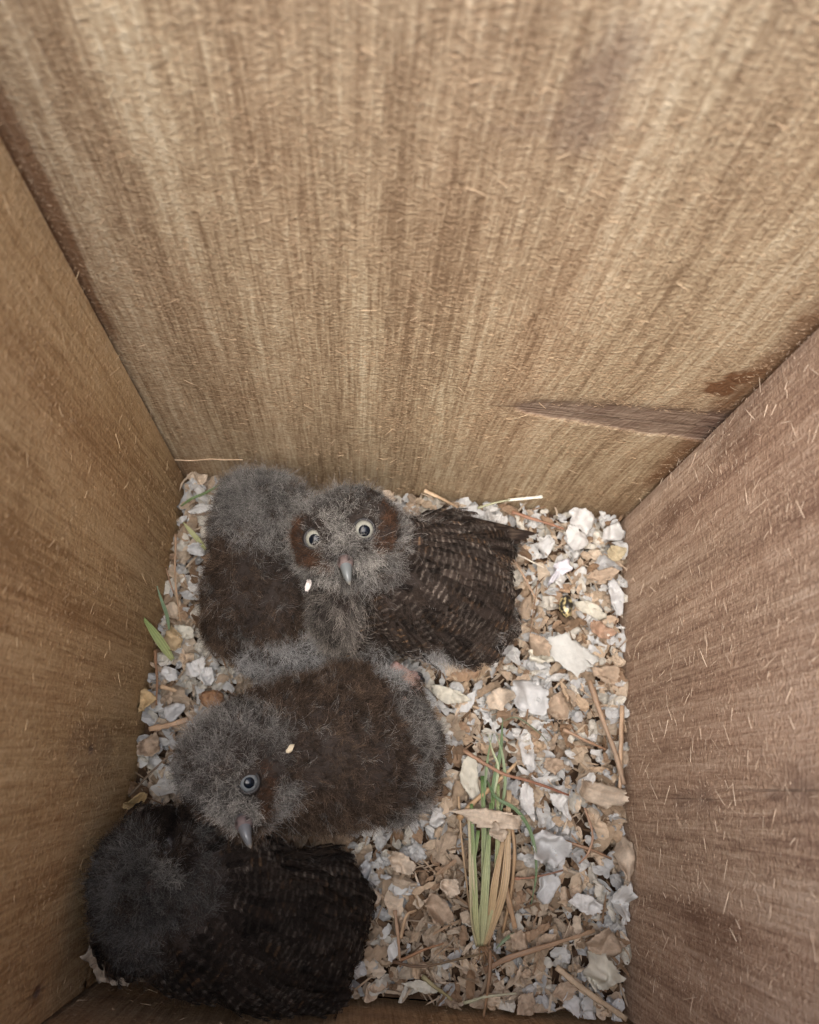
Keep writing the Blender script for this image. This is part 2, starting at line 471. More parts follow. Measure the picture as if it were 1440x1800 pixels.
def flake_shape(r, w, l, curl, crumple, gu=7, gv=5, corner=.55, fold=0.0):
    """one torn, curled flake with a broken straight-edged outline, thin and lying flat"""
    s, t = np.meshgrid(np.linspace(-1, 1, gu), np.linspace(-1, 1, gv), indexing='ij')
    rho = np.maximum(np.abs(s), np.abs(t)); ang = np.arctan2(t, s)
    k = int(r.integers(5, 9)) if corner < .9 else 4
    va = np.sort((np.arange(k) + r.uniform(-.32, .32, k) + (.5 if k == 4 else r.random())) / k * 2 * np.pi - np.pi)
    vr = r.uniform(.62, 1.08, k) if corner < .9 else r.uniform(1.1, 1.4, k)
    vx, vy = vr * np.cos(va), vr * np.sin(va)
    a = np.clip(np.searchsorted(va, ang.ravel(), side='right'), 0, k) % k
    i0, i1 = (a - 1) % k, a
    ex, ey = vx[i1] - vx[i0], vy[i1] - vy[i0]
    ca, sa = np.cos(ang.ravel()), np.sin(ang.ravel())
    den = ca * ey - sa * ex
    re = np.abs((vx[i0] * ey - vy[i0] * ex) / np.where(np.abs(den) < 1e-6, 1e-6, den)).clip(.25, 1.6).reshape(s.shape)
    re = re * (1 + .05 * r.normal(size=s.shape) * (rho > .9))
    x = rho * re * np.cos(ang) * l / 2; y = rho * re * np.sin(ang) * w / 2
    x = x + r.normal(0, .25) * y
    kx, ky = r.normal(0, curl) / l, np.abs(r.normal(0, curl)) / w * (1 if r.random() < .6 else -1)
    z = kx * x * x + ky * y * y + r.normal(0, 1) * curl * .5 * x * y / max(l, w)
    for q in range(2):
        a = r.random() * 3.14; dline = (x * np.cos(a) + y * np.sin(a)) - r.normal(0, .14) * l
        z = z + np.abs(dline) * r.normal(0, .22 + fold)
    f0 = 2.2 + r.random()
    q3 = np.stack([x / w * f0 + r.random() * 90, y / w * f0, x * 0 + r.random() * 90], -1)
    z = z + (np.abs(noise3(q3)) * 1.3 + .45 * np.abs(noise3(q3 * 2.3 + 7))) * crumple * w * r.choice([-1, 1])
    a = r.random() * 6.28; e = np.clip(rho * np.cos(ang - a) - .35, 0, 1)
    z = z + e ** 2 * curl * w * r.normal(0, .9)
    z = z - z.mean()
    return np.stack([x, y, z], -1)

def quads(gu, gv, off=0):
    i = np.arange(gu * gv).reshape(gu, gv)
    return np.stack([i[:-1, :-1], i[1:, :-1], i[1:, 1:], i[:-1, 1:]], -1).reshape(-1, 4) + off

def rot(yaw, tilt, taz):
    c, s = np.cos(yaw), np.sin(yaw); Z = np.array([[c, -s, 0], [s, c, 0], [0, 0, 1]])
    ax = np.array([np.cos(taz), np.sin(taz), 0]); K = np.array([[0, -ax[2], ax[1]], [ax[2], 0, -ax[0]], [-ax[1], ax[0], 0]])
    T = np.eye(3) + np.sin(tilt) * K + (1 - np.cos(tilt)) * K @ K
    return T @ Z

# white scraps lie mostly along the back, the right side and the left edge
WSPOT = [(960, 940, 95, .9), (1050, 930, 60, 1.), (990, 1040, 60, .8), (1060, 1060, 70, .6), (930, 1220, 75, 1.), (985, 1150, 60, .8), (860, 910, 60, 1.),
         (1090, 1590, 50, 1.), (960, 1420, 90, .8), (980, 1500, 60, .7), (350, 1180, 60, 1.1), (300, 1250, 50, .8), (350, 880, 50, .9), (360, 960, 60, .7),
         (330, 1060, 50, .5), (640, 1520, 70, .6), (700, 1470, 60, .7), (270, 1330, 60, .6), (1020, 1760, 60, .6), (850, 1350, 60, .6), (760, 1220, 60, .6), (1070, 1280, 60, .5),
         (690, 1580, 50, .4), (1060, 1700, 50, .5), (800, 890, 60, .9), (720, 880, 60, 1.)]
WXY = np.array([at(a, b, 0)[:2] for a, b, _, _ in WSPOT]); WR = np.array([c / 3400 for _, _, c, _ in WSPOT]); WA = np.array([d for *_, d in WSPOT])
def white_p(x, y):
    d2 = (x - WXY[:, 0]) ** 2 + (y - WXY[:, 1]) ** 2
    return min(.75, .12 + float(np.max(WA * np.exp(-d2 / WR ** 2 * .8)) * .55))

def ribbon_shape(r, w, l, gu=9, gv=4):
    """a plane shaving: a tapering strip rolled along its length"""
    s, t = np.meshgrid(np.linspace(-.5, .5, gu), np.linspace(-1, 1, gv), indexing='ij')
    prof = np.clip(1 - (np.abs(s) * 2) ** (1.5 + 3 * r.random()) * (.35 + .65 * r.random()), .12, 1) * (1 + .18 * r.normal(size=(gu, 1)))
    K = r.normal(0, 1.5)
    K = np.sign(K) * min(abs(K), 3.0)
    th = K * s
    x = l * (np.sin(th) / K if abs(K) > .05 else s); z = l * ((1 - np.cos(th)) / K if abs(K) > .05 else s * 0)
    y = t * prof * w / 2 + .12 * l * r.normal() * s ** 2
    tw = r.normal(0, .9) * s + r.normal(0, .25)
    z = z + y * np.tan(np.clip(tw, -1.1, 1.1)) * .8 + np.abs(t) * r.normal(0, .22) * w
    z = z + .06 * w * r.normal(size=s.shape)
    return np.stack([x, y, z - z.mean()], -1)

def scatter(n, seed):
    r = np.random.default_rng(seed)
    out = {'tan': ([], [], []), 'white': ([], [], [])}
    off = {'tan': 0, 'white': 0}
    for i in range(n):
        x, y = .002 + r.random() * (BOX_W - .004), .002 + r.random() * (BOX_D - .004)
        white = r.random() < white_p(x, y) * .95
        kind = 'white' if white else 'tan'
        lay = r.random(); q = r.random()
        if white:
            l = .0055 + .0105 * r.random() ** 1.7
            if q < .35: w = l * (.22 + .25 * r.random()); v = ribbon_shape(r, w, l); g = (9, 4)
            else: w = l * (.4 + .45 * r.random()); v = flake_shape(r, w, l, .9, .34, 8, 6, .55, .16); g = (8, 6)
            c = WHITE[r.integers(len(WHITE))] * (.8 + .25 * r.random())
        elif q < .36:
            l = .007 + .015 * r.random() ** 2; w = .0006 + .0011 * r.random()
            v = flake_shape(r, w, l, .3, .3, 6, 3, .95); g = (6, 3)
            c = TAN[r.integers(len(TAN))] * (.5 + .5 * r.random())
        elif q < .74:
            l = .006 + .011 * r.random() ** 1.5; w = l * (.18 + .34 * r.random())
            v = ribbon_shape(r, w, l); g = (9, 4)
            c = TAN[r.integers(len(TAN))] * (.62 + .45 * r.random())
        else:
            l = .005 + .011 * r.random() ** 1.8; w = l * (.3 + .5 * r.random())
            v = flake_shape(r, w, l, 1.0, .30, 8, 6, .6, .2); g = (8, 6)
            c = TAN[r.integers(len(TAN))] * (.65 + .45 * r.random())
        Rm = rot(r.random() * 6.28, r.normal(0, .46) * (1 if l < .009 else .6), r.random() * 6.28)
        v = v.reshape(-1, 3)
        streak = fbm(np.stack([v[:, 0] * 120, v[:, 1] * 1800, v[:, 0] * 0 + i * 1.7], -1), 2)
        v = v @ Rm.T
        h = np.abs(v[:, 2]).max()
        z = -.0110 + bumpz(np.array(x), np.array(y)) + .0125 * lay + h * .3
        v = v + np.array([x, y, min(z, .0055 - min(h, .004) * .5)])
        v[:, 0] = np.clip(v[:, 0], .0006, BOX_W - .0006); v[:, 1] = np.clip(v[:, 1], .0006, BOX_D - .0006)
        V, F, Cc = out[kind]
        V.append(v); F.append(quads(*g, off[kind])); off[kind] += len(v)
        shade = 1 + r.normal(0, .05, (len(v), 1)) + (.25 if kind == 'tan' else .06) * streak[:, None]
        Cc.append(np.clip(c * shade, .02, .85))
    return out

SCAT = scatter(8000, 21)
V, F, Cc = SCAT['tan']
tag(mesh_obj('wood_shavings', np.vstack(V), np.vstack(F), M['shaving'], smooth=False, cols=np.vstack(Cc)), 'tan and brown wood shavings covering the floor round the owlets', 'wood shavings', kind='stuff')
V, F, Cc = SCAT['white']
tag(mesh_obj('paper_scraps', np.vstack(V), np.vstack(F), M['paper'], smooth=False, cols=np.vstack(Cc)), 'small torn white scraps mixed into the shavings', 'paper scraps', kind='stuff')


# ------------------------------------------------------------------ single pieces lying on the bedding
def thicken(v, f, gu, gv, th):
    """close a flake grid into a thin solid"""
    g = v.reshape(gu, gv, 3)
    du = np.gradient(g, axis=0); dv = np.gradient(g, axis=1)
    nrm = unit(np.cross(du, dv)).reshape(-1, 3)
    top, bot = v + nrm * th / 2, v - nrm * th / 2
    n = len(v); i = np.arange(n).reshape(gu, gv)
    rim = list(i[:, 0]) + list(i[-1, 1:]) + list(i[-2::-1, -1]) + list(i[0, -2:0:-1])
    faces = [tuple(x) for x in f] + [tuple(n + y for y in x[::-1]) for x in f]
    for a, b in zip(rim, rim[1:] + rim[:1]): faces.append((b, a, n + a, n + b))
    return np.vstack([top, bot]), faces

def piece(name, cat, label, px, py, lp, wp, ang, col, z=.0035, mat='shaving', curl=.5, crumple=.2, seed=None, group=None, tilt=.15, corner=.6, fold=.1, th=.00035):
    r = np.random.default_rng(seed if seed is not None else int(px * 7 + py))
    p = at(px, py, z); s = mm_per_px(p)
    gu, gv = 17, 13
    v = flake_shape(r, wp * s * (1.08 if corner < .9 else .92), lp * s * (1.1 if corner < .9 else .92), curl * 1.5, crumple * 1.7, gu, gv, corner, fold).reshape(-1, 3)
    gln = fbm(np.stack([v[:, 0] * 90, v[:, 1] * 1400, v[:, 0] * 0 + px], -1), 2)
    v = v @ rot(math.radians(-ang), r.normal(0, tilt), r.random() * 6.28).T
    low = v[:, 2].min()
    v[:, 2] += max(0, -low - z - .001)
    v, f = thicken(v, quads(gu, gv), gu, gv, th)
    w = v + p
    w[:, 0] = np.clip(w[:, 0], .001, BOX_W - .001); w[:, 1] = np.clip(w[:, 1], .001, BOX_D - .001)
    cols = np.clip(np.array(col) * (1 + .12 * fbm(v * 700, 2)[:, None] + (.22 if mat == 'shaving' else .05) * np.r_[gln, gln][:, None]), .01, .86)
    o = mesh_obj(name, w - p, f, M[mat], cols=cols)
    o.location = p
    return tag(o, label, cat, group)

def tube_geo(P, rad, k=8, flat=1.0):
    P = np.asarray(P, float); n = len(P)
    T = unit(np.gradient(P, axis=0))
    up = np.array([0, 0, 1.0]); S = unit(np.cross(T, up + 1e-3)); N = np.cross(S, T)
    a = np.linspace(0, 2 * np.pi, k, endpoint=False)
    rad = np.broadcast_to(rad, (n,))
    V = P[:, None] + rad[:, None, None] * (np.cos(a)[None, :, None] * S[:, None] + flat * np.sin(a)[None, :, None] * N[:, None])
    F = [(i * k + j, i * k + (j + 1) % k, (i + 1) * k + (j + 1) % k, (i + 1) * k + j) for i in range(n - 1) for j in range(k)]
    F += [tuple(range(k))[::-1], tuple((n - 1) * k + j for j in range(k))]
    return V.reshape(-1, 3), F

def spline(pts, n=14):
    pts = np.asarray(pts, float)
    if len(pts) == 2: return pts[0] + (pts[1] - pts[0]) * np.linspace(0, 1, n)[:, None]
    d = np.r_[0, np.cumsum(np.linalg.norm(np.diff(pts, axis=0), axis=1))]; d /= d[-1]
    P = np.vstack([2 * pts[0] - pts[1], pts, 2 * pts[-1] - pts[-2]])
    out = []
    for u in np.linspace(0, 1, n):
        i = min(np.searchsorted(d, u, side='right') - 1, len(pts) - 2)
        t = (u - d[i]) / (d[i + 1] - d[i]); a, b, c, e = P[i:i + 4]
        out.append(.5 * (2 * b + (c - a) * t + (2 * a - 5 * b + 4 * c - e) * t * t + (3 * b - a - 3 * c + e) * t ** 3))
    return np.array(out)

def stem(name, cat, label, pts, rad, c0, c1=None, mat='straw', flat=.6, wob=.0004, n=18, taper=.6, group=None, parent=None):
    """pts: photograph pixel x, y and height z of points along it"""
    P = spline([at(*q) for q in pts], n)
    r = np.random.default_rng(int(pts[0][0] * 3 + pts[0][1]))
    P = P + fbm(P * 180 + r.random() * 50, 2)[:, None] * unit(r.normal(size=3)) * wob
    base = P[0].copy() if parent is None else np.zeros(3)
    rr = rad * .85 * (1 - (1 - taper) * np.linspace(0, 1, n)) * (1 + .12 * r.normal(size=n))
    V, F = tube_geo(P, rr, 8, flat)
    c1 = c1 or c0
    u = np.repeat(np.linspace(0, 1, n), 8)[:, None]
    cols = (np.array(c0) * (1 - u) + np.array(c1) * u) * (1 + .30 * fbm(V * 300, 3)[:, None] + .16 * np.sin(np.tile(np.arange(8), n) * 2.4 + r.random() * 6)[:, None])
    o = mesh_obj(name, V - base, F, M[mat], parent, cols=np.clip(cols, .01, .85))
    if parent is None: o.location = base; tag(o, label, cat, group)
    return o

def blade(name, cat, label, pts, width, c0, c1, parent=None, n=20, tip=.12, fold=.35, th=.00018, stripe=.12, base_w=.5):
    P = spline([at(*q) for q in pts], n)
    T = unit(np.gradient(P, axis=0)); S = unit(np.cross(T, np.array([0, 0, 1.0]))); N = np.cross(S, T)
    u = np.linspace(0, 1, n)
    w = width * np.minimum(1, base_w + u / .25 * (1 - base_w)) * np.clip((1 - u) / .45, tip, 1) ** .7 / 2
    c = np.linspace(-1, 1, 7)
    V = P[:, None] + w[:, None, None] * (c[None, :, None] * S[:, None] + (np.abs(c) - .4)[None, :, None] * fold * N[:, None])
    base = P[0].copy() if parent is None else np.zeros(3)
    v, f = thicken(V.reshape(-1, 3), quads(n, 7), n, 7, th)
    uu = np.repeat(u, 7); cc = np.tile(c, n)
    col = np.array(c0)[None] * (1 - uu)[:, None] + np.array(c1)[None] * uu[:, None]
    col = col * (1 + stripe * np.sin(cc * 9 + P[0, 0] * 900))[:, None]
    o = mesh_obj(name, v - base, f, M['grass'], parent, cols=np.clip(np.vstack([col, col]), .01, .85))
    if parent is None: o.location = base; tag(o, label, cat)
    return o

W1, W2, W3 = (.69, .68, .66), (.62, .62, .615), (.66, .625, .53)
T1, T2, T3, T4 = (.54, .43, .33), (.47, .36, .265), (.36, .26, .18), (.60, .50, .395)
G1, G2 = (.17, .25, .08), (.30, .33, .13)

# white scraps that can be told apart
wp = lambda label, *a, **k: piece('paper_scrap', 'paper scrap', label, *a, mat='paper', group='white scraps lying on the bedding', **k)
wp('large stiff white triangular scrap, biggest on the right side of the bedding', 995, 1152, 88, 92, -20, (.62, .62, .59), z=.007, curl=.15, crumple=.06, corner=.95, fold=.0, seed=5)
wp('white wedge tucked beside the point of the large triangular scrap', 952, 1152, 52, 38, 15, W3, z=.004)
wp('wide fluffy white scrap between the large triangle and the grass tuft', 928, 1222, 78, 92, 70, W2, z=.005, crumple=.3)
wp('smooth white scrap pressed against the back board above the dark wing', 822, 906, 74, 34, 8, W2, z=.006, curl=.4, crumple=.12)
wp('rounded white scrap just right of the smooth one at the back board', 876, 915, 36, 30, 0, W1, z=.006)
wp('curled white scrap nearest the back board in the right corner', 1026, 914, 58, 40, 10, W1, z=.006, curl=.8)
wp('shell shaped white scrap lying below the curled one in the right corner', 1014, 948, 48, 44, 35, W1, z=.008, curl=.5, crumple=.14)
wp('white scrap in the very corner of the back and right boards', 1078, 932, 42, 50, 70, W1, z=.005)
wp('lilac white bow shaped scrap right of the staring owlet wing tip', 982, 1002, 40, 70, 20, (.76, .75, .80), z=.007, curl=.8)
wp('long white strip running down beside the right board near the back', 1084, 1046, 76, 26, 75, W2, z=.005)
wp('narrow cream strip right of the black and yellow husk', 1040, 1072, 84, 26, 22, W3, z=.005)
wp('white cream scrap with a brown stain beside the grass tuft', 826, 1366, 96, 46, 78, W3, z=.006, curl=.3, crumple=.12)
wp('tall white scrap right of the green blade tips', 928, 1318, 84, 34, 82, W1, z=.005)
wp('white scrap below the red stem right of the grass tuft', 928, 1410, 66, 32, 75, W1, z=.006)
wp('white flake under the end of the red stem', 988, 1414, 62, 28, 40, W1, z=.005)
wp('broad white scrap right of the curved green blade', 966, 1492, 74, 62, 30, W2, z=.005)
wp('white scrap below the broad one by the curved green blade', 962, 1560, 44, 66, 10, W2, z=.004)
wp('downy white scrap against the right board, low down', 1097, 1588, 40, 76, 5, W1, z=.006, crumple=.35)
wp('folded white scrap near the right board below the folded tan curl', 1030, 1590, 60, 36, 10, W1, z=.005)
wp('pleated cream scrap near the front right corner', 1054, 1712, 62, 70, 30, W3, z=.006, crumple=.35, fold=.3)
wp('white scrap at the front edge below the pleated cream one', 1006, 1762, 46, 40, 60, W1, z=.005)
wp('grey white pebble like scrap near the left board', 302, 1250, 52, 40, -15, W2, z=.007, curl=.25, crumple=.1)
wp('white petal like scrap, upper one of the cluster by the left board', 345, 1172, 44, 32, -30, W1, z=.009)
wp('white petal like scrap, lower one of the cluster by the left board', 366, 1192, 40, 30, 60, W1, z=.008)
wp('small white scrap between the green blade and the petal cluster', 297, 1182, 34, 26, 10, W1, z=.006)
wp('white scrap in the back left corner beside the grey nape', 352, 894, 56, 24, -15, W1, z=.008)
wp('pale blue white scrap by the back left corner under the turned owlet', 345, 966, 34, 30, 30, W2, z=.007)
wp('grey white scrap between the left board and the turned owlet wing', 325, 1110, 38, 28, 15, W3, z=.007)
wp('white sliver of scrap close to the fluffy owlet chin', 640, 1534, 30, 46, 15, W2, z=.006)
wp('cream scrap between the two barred wings and the fluffy rump', 790, 1222, 78, 30, 8, W3, z=.005, crumple=.2)
wp('white rounded scrap below the fluffy owlet, left of the grass tuft', 770, 1440, 34, 40, 40, W1, z=.006)
wp('flat cream scrap near the front board, left of the root of the tuft', 745, 1735, 80, 28, 5, W3, z=.004)

# tan shavings that can be told apart
tp = lambda label, *a, **k: piece('wood_shaving', 'wood shaving', label, *a, group='large tan shavings lying on the bedding', **k)
tp('ragged tan shaving lying across the middle of the grass tuft', 868, 1438, 116, 44, 4, T4, z=.0165, curl=.35, crumple=.16, tilt=.03)
tp('small cream shaving hanging over the front of the ragged one on the tuft', 874, 1462, 36, 40, 80, T4, z=.0175, tilt=.1)
tp('wide folded tan curl near the right board beside the brown stick', 1050, 1392, 88, 42, 20, T4, z=.008, curl=.8, fold=.25)
tp('long tan curl standing against the right board', 1102, 1508, 40, 88, 15, T4, z=.008, curl=.7)
tp('large tan triangular shaving near the front right corner', 1062, 1660, 78, 54, 15, T2, z=.007, curl=.3)
tp('crumpled tan shaving right of the broad white scrap', 972, 1345, 40, 30, 30, T2, z=.007)
tp('tan cup shaped shaving above the fluffy white scrap', 876, 1226, 46, 60, 50, T4, z=.008, curl=.8)
tp('bunched brown shaving below the large white triangle', 982, 1240, 52, 56, 60, T2, z=.008, curl=.9, fold=.3)
tp('crumpled tan shaving just right of the barred wing', 948, 1136, 48, 46, 30, T2, z=.007, curl=.9, fold=.3)
tp('tan shaving right of the large white triangle by the right board', 1062, 1182, 50, 40, 20, T2, z=.007, curl=.7, fold=.3)
tp('pale curled shaving standing in the corner by the right board', 1084, 972, 34, 28, 5, (.50, .42, .28), z=.010, curl=.6)
tp('oval tan shaving below the pale curl by the right board', 1052, 1012, 58, 26, -5, T2, z=.007, curl=.6)
tp('folded pinkish shaving close to the right board near the back', 1056, 1108, 66, 34, 18, (.46, .31, .22), z=.007, curl=.6)
tp('broad tan shaving below the tail of the fluffy owlet', 706, 1516, 52, 40, 8, T4, z=.007, curl=.4)
tp('bent tan shaving under the fluffy owlet, left of the broad one', 655, 1575, 40, 34, 45, T4, z=.007)
tp('tan triangular shaving right of the root of the grass tuft', 912, 1655, 34, 40, 30, T2, z=.006)
tp('tan shaving near the front board below the stem', 926, 1765, 36, 40, 70, T2, z=.006)
tp('round edged tan shaving in front of the pleated cream scrap', 990, 1740, 54, 28, -8, T2, z=.006)
tp('curled tan shaving near the dark owlet tail tip', 770, 1600, 56, 46, 60, T2, z=.007, curl=.9, fold=.3)
tp('pale tan shaving left of the grass tuft, below the stained scrap', 788, 1560, 44, 40, 20, T4, z=.007, curl=.7)
tp('yellow tan shaving leaning on the left board', 252, 1232, 52, 44, -60, (.55, .40, .22), z=.010, curl=.3, tilt=.5)
tp('tan ring shaving beside the green blades at the left board', 302, 1120, 52, 40, 40, (.50, .38, .23), z=.008, curl=.9)
tp('crumpled tan leaf like shaving at the front left corner beside the dark owlet', 178, 1696, 50, 66, 20, T4, z=.024, curl=.9, fold=.35, crumple=.3)
tp('small tan flake lying below the crumpled one at the front left corner', 205, 1722, 56, 26, 10, T4, z=.022, curl=.6)
tp('pale flake standing where the left board meets the front board', 122, 1738, 18, 36, 10, T4, z=.016, curl=.4, tilt=.5)
tp('yellowish shaving at the left board above the dark owlet head', 238, 1412, 30, 52, 35, (.46, .33, .17), z=.008)
tp('tan curl against the left board beside the dark stem', 262, 1310, 46, 52, 50, T2, z=.007, curl=.9, fold=.3)

# stems, straws and sticks
st = lambda label, *a, **k: stem('straw', 'straw', label, *a, group='straws and stems on the bedding', **k)
st('red brown stem crossing the grass tuft towards the right board', [(814, 1318, .010), (880, 1358, .013), (940, 1376, .011), (1000, 1398, .006)], .0011, (.33, .20, .125), (.24, .10, .065))
st('thin red stem lying right of the curved green blade', [(900, 1545, .006), (940, 1542, .008), (990, 1530, .006)], .0008, (.28, .135, .08), (.24, .14, .10))
st('thick brown stick leaning beside the right board', [(1036, 1196, .009), (1060, 1265, .010), (1082, 1325, .010), (1097, 1378, .007)], .0017, (.30, .20, .13), (.36, .26, .185), taper=.9)
st('flat tan lath lying against the right board beside the thick stick', [(1094, 1240, .008), (1092, 1300, .009), (1090, 1390, .006)], .0016, (.42, .29, .19), flat=.4)
st('brown splint pointing at the thick stick', [(990, 1282, .006), (1030, 1302, .008), (1066, 1318, .005)], .0011, (.40, .27, .18), (.26, .15, .09))
st('long flat brown stem across the front of the bedding', [(852, 1706, .006), (900, 1682, .010), (960, 1664, .011), (1046, 1636, .008)], .0016, (.26, .16, .10), (.36, .24, .15), flat=.4)
st('pale straw slanting into the front right corner', [(978, 1700, .008), (1030, 1742, .010), (1102, 1792, .007)], .0016, (.46, .35, .24), flat=.45, taper=.9)
st('green brown straw near the front board left of the tuft root', [(742, 1716, .006), (765, 1735, .008), (795, 1758, .005)], .0012, (.28, .24, .13), flat=.5)
st('olive straw lying along the front board', [(815, 1764, .006), (860, 1752, .008), (908, 1746, .006)], .0010, (.32, .31, .20), (.42, .40, .30), flat=.5)
st('dark twig crossing the straws near the dark owlet tail', [(690, 1690, .006), (735, 1700, .010), (800, 1688, .009), (850, 1676, .006)], .0008, (.13, .075, .045), (.16, .12, .07))
st('reddish twig near the dark owlet tail, above the dark one', [(700, 1690, .005), (740, 1672, .008), (780, 1658, .006)], .0009, (.28, .15, .08))
st('tan splint standing up near the dark owlet tail', [(704, 1650, .006), (714, 1610, .009), (732, 1600, .006)], .0011, (.42, .29, .18), flat=.5)
st('brown splint upright left of the dark twig', [(694, 1600, .006), (700, 1650, .008), (704, 1700, .005)], .0010, (.34, .22, .14), flat=.5)
st('brown splint pointing at the front board from the tuft root', [(862, 1670, .007), (860, 1720, .009), (850, 1790, .006)], .0012, (.20, .12, .07), (.26, .16, .09))
st('tan straw upright on the left of the grass tuft', [(806, 1400, .008), (812, 1480, .008), (826, 1600, .004)], .0008, (.40, .28, .17))
st('brown splint left of the tuft under the ragged shaving', [(806, 1440, .008), (836, 1408, .011), (868, 1380, .010), (908, 1342, .008)], .0017, (.36, .23, .12), (.46, .32, .19), flat=.5)
st('curved brown curl right of the broad white scrap', [(1028, 1420, .008), (1042, 1465, .010), (1034, 1500, .009), (1018, 1518, .006)], .0009, (.38, .24, .16))
st('dark splint pointing right of the curved brown curl', [(990, 1478, .006), (1040, 1494, .009), (1075, 1510, .006)], .0011, (.26, .16, .10), flat=.5)
st('tan splint hanging below the barred wing tip', [(896, 972, .012), (920, 1012, .012), (942, 1052, .008)], .0010, (.42, .29, .20), flat=.5)
st('fine dark stalk lying below the splint at the wing tip', [(946, 1020, .008), (938, 1070, .010), (930, 1130, .005)], .0004, (.24, .15, .09))
st('cream quill between the wing tip and the white scraps', [(904, 972, .010), (930, 984, .010), (956, 998, .008)], .0006, (.66, .60, .50))
st('red brown splint along the back board in the right corner', [(900, 900, .006), (950, 916, .008), (992, 930, .006)], .0013, (.30, .16, .10), flat=.5)
st('tan splint leaning up the back board', [(746, 862, .016), (775, 876, .013), (806, 892, .008)], .0014, (.56, .41, .27), (.42, .29, .18), flat=.4)
st('green stalk leaning towards the back board with a white straw in front', [(840, 893, .009), (870, 884, .012), (898, 878, .014)], .0008, (.34, .34, .22), flat=.6)
st('white hollow straw leaning on the back board', [(894, 879, .013), (925, 876, .015), (954, 873, .017)], .0010, (.74, .72, .62), flat=.7, wob=0, taper=1)
st('brown pine needle upright along the left board', [(309, 938, .012), (308, 985, .012), (309, 1030, .011), (318, 1092, .007)], .0008, (.34, .22, .14), (.42, .28, .17))
st('bent brown needle between the left board and the pine needle', [(292, 998, .008), (298, 1020, .011), (306, 1044, .008)], .0006, (.30, .19, .12))
st('dark brown stem upright below the green blade at the left board', [(272, 1142, .010), (276, 1190, .010), (275, 1240, .007)], .0009, (.24, .13, .07))
st('tan flat stick near the left board below the pebble like scrap', [(262, 1282, .008), (300, 1274, .010), (332, 1264, .009)], .0017, (.46, .31, .20), flat=.4, taper=.9)
st('short tan stick between the petal cluster and the left board', [(282, 1206, .008), (310, 1214, .009)], .0013, (.46, .32, .20), flat=.5, taper=.9)
st('dark stem slanting from the fluffy owlet nape to the left board', [(226, 1400, .012), (262, 1362, .016), (302, 1322, .020)], .0008, (.13, .10, .07), (.19, .14, .10))
o = stem('wood_fibre', 'wood fibre', 'long pale fibre stuck level across the joint in the back left corner', [(288, 806, .020), (330, 806, .021), (372, 806, .021), (427, 805, .021)], .00035, (.72, .52, .34), n=26, wob=.0007, taper=.8)
P = o.data
# put the fibre on the back board itself
fib = spline([on_back(a, b) + np.array([0, -.0008, 0]) for a, b in ((304, 806), (330, 807), (372, 805), (427, 806))], 26)
fib = fib + np.stack([fib[:, 0] * 0, fib[:, 0] * 0, .0003 * np.sin(np.linspace(0, 14, 26))], -1)
Vt, _ = tube_geo(fib, .00032, 8, .8)
o.location = fib[0]
P.vertices.foreach_set('co', (Vt - fib[0]).ravel()); P.update()

# grass
tuft = bpy.data.objects.new('grass_tuft', None); COL.objects.link(tuft)
tag(tuft, 'pulled tuft of grass, green blades fading to a cream base, with dry tan sheaths', 'grass tuft')
for i, (x0_, xm, x1_, yt, c0, c1, w, z) in enumerate([
        (838, 826, 826, 1440, (.52, .46, .28), (.54, .46, .31), .0026, .009),
        (842, 836, 838, 1430, (.54, .52, .30), (.17, .25, .09), .0028, .010),
        (844, 846, 852, 1400, (.58, .56, .34), (.10, .18, .06), .0032, .011),
        (846, 856, 866, 1380, (.58, .56, .34), (.17, .26, .10), .0028, .0115),
        (848, 866, 880, 1420, (.50, .46, .27), (.24, .30, .13), .0026, .011),
        (850, 876, 888, 1430, (.56, .42, .24), (.46, .32, .19), .0034, .0105),
        (852, 884, 898, 1420, (.50, .36, .21), (.52, .39, .25), .0036, .010),
        (843, 832, 830, 1425, (.52, .50, .28), (.14, .22, .08), .0026, .0125),
        (847, 858, 862, 1400, (.56, .55, .33), (.15, .23, .09), .0028, .0130),
        (858, 880, 886, 1480, (.34, .22, .13), (.42, .29, .17), .0020, .008)]):
    jx = (3, -5, 6, -3, 7, -4, 5, 2, -2, 3)[i]
    blade('blade', None, None, [(x0_, 1668 - abs(jx), .002), ((x0_ + xm) / 2 - 1 + jx * .3, 1620, z - .002), (xm + jx, 1540, z + (.004, 0, .002, .005, 0, .003, .005, 0, .003, 0)[i]), (x1_ - jx * .6, yt - 6 * jx, z)], w, c0, c1, parent=tuft, tip=.5, base_w=.35, fold=.55, stripe=.26)
for pts, w, c0, c1 in [([(866, 1440, .010), (868, 1380, .012), (880, 1320, .011), (884, 1262, .007)], .0022, (.13, .21, .09), (.17, .24, .13)),
                       ([(850, 1440, .010), (852, 1390, .011), (858, 1330, .012), (866, 1290, .008)], .0014, (.15, .22, .10), (.2, .26, .14)),
                       ([(880, 1430, .009), (888, 1380, .011), (884, 1330, .012), (872, 1290, .009)], .0016, (.18, .25, .12), (.30, .36, .22)),
                       ([(868, 1400, .012), (876, 1350, .013), (866, 1320, .013), (858, 1290, .010)], .0012, (.40, .46, .28), (.44, .48, .30))]:
    blade('blade', None, None, pts, w, c0, c1, parent=tuft)
for i in range(5):
    a = (-.9, -.4, 0, .4, .8)[i]
    stem('root', None, None, [(848 + 6 * a, 1664, .005), (858 + 16 * a, 1684, .006), (862 + 30 * a, 1696 + 4 * i, .002)], .0004, (.22, .13, .07), parent=tuft, n=8)
stem('sheath', None, None, [(888, 1420, .008), (904, 1480, .010), (900, 1560, .008), (884, 1640, .005)], .0013, (.36, .24, .14), (.30, .19, .10), parent=tuft, flat=.4)
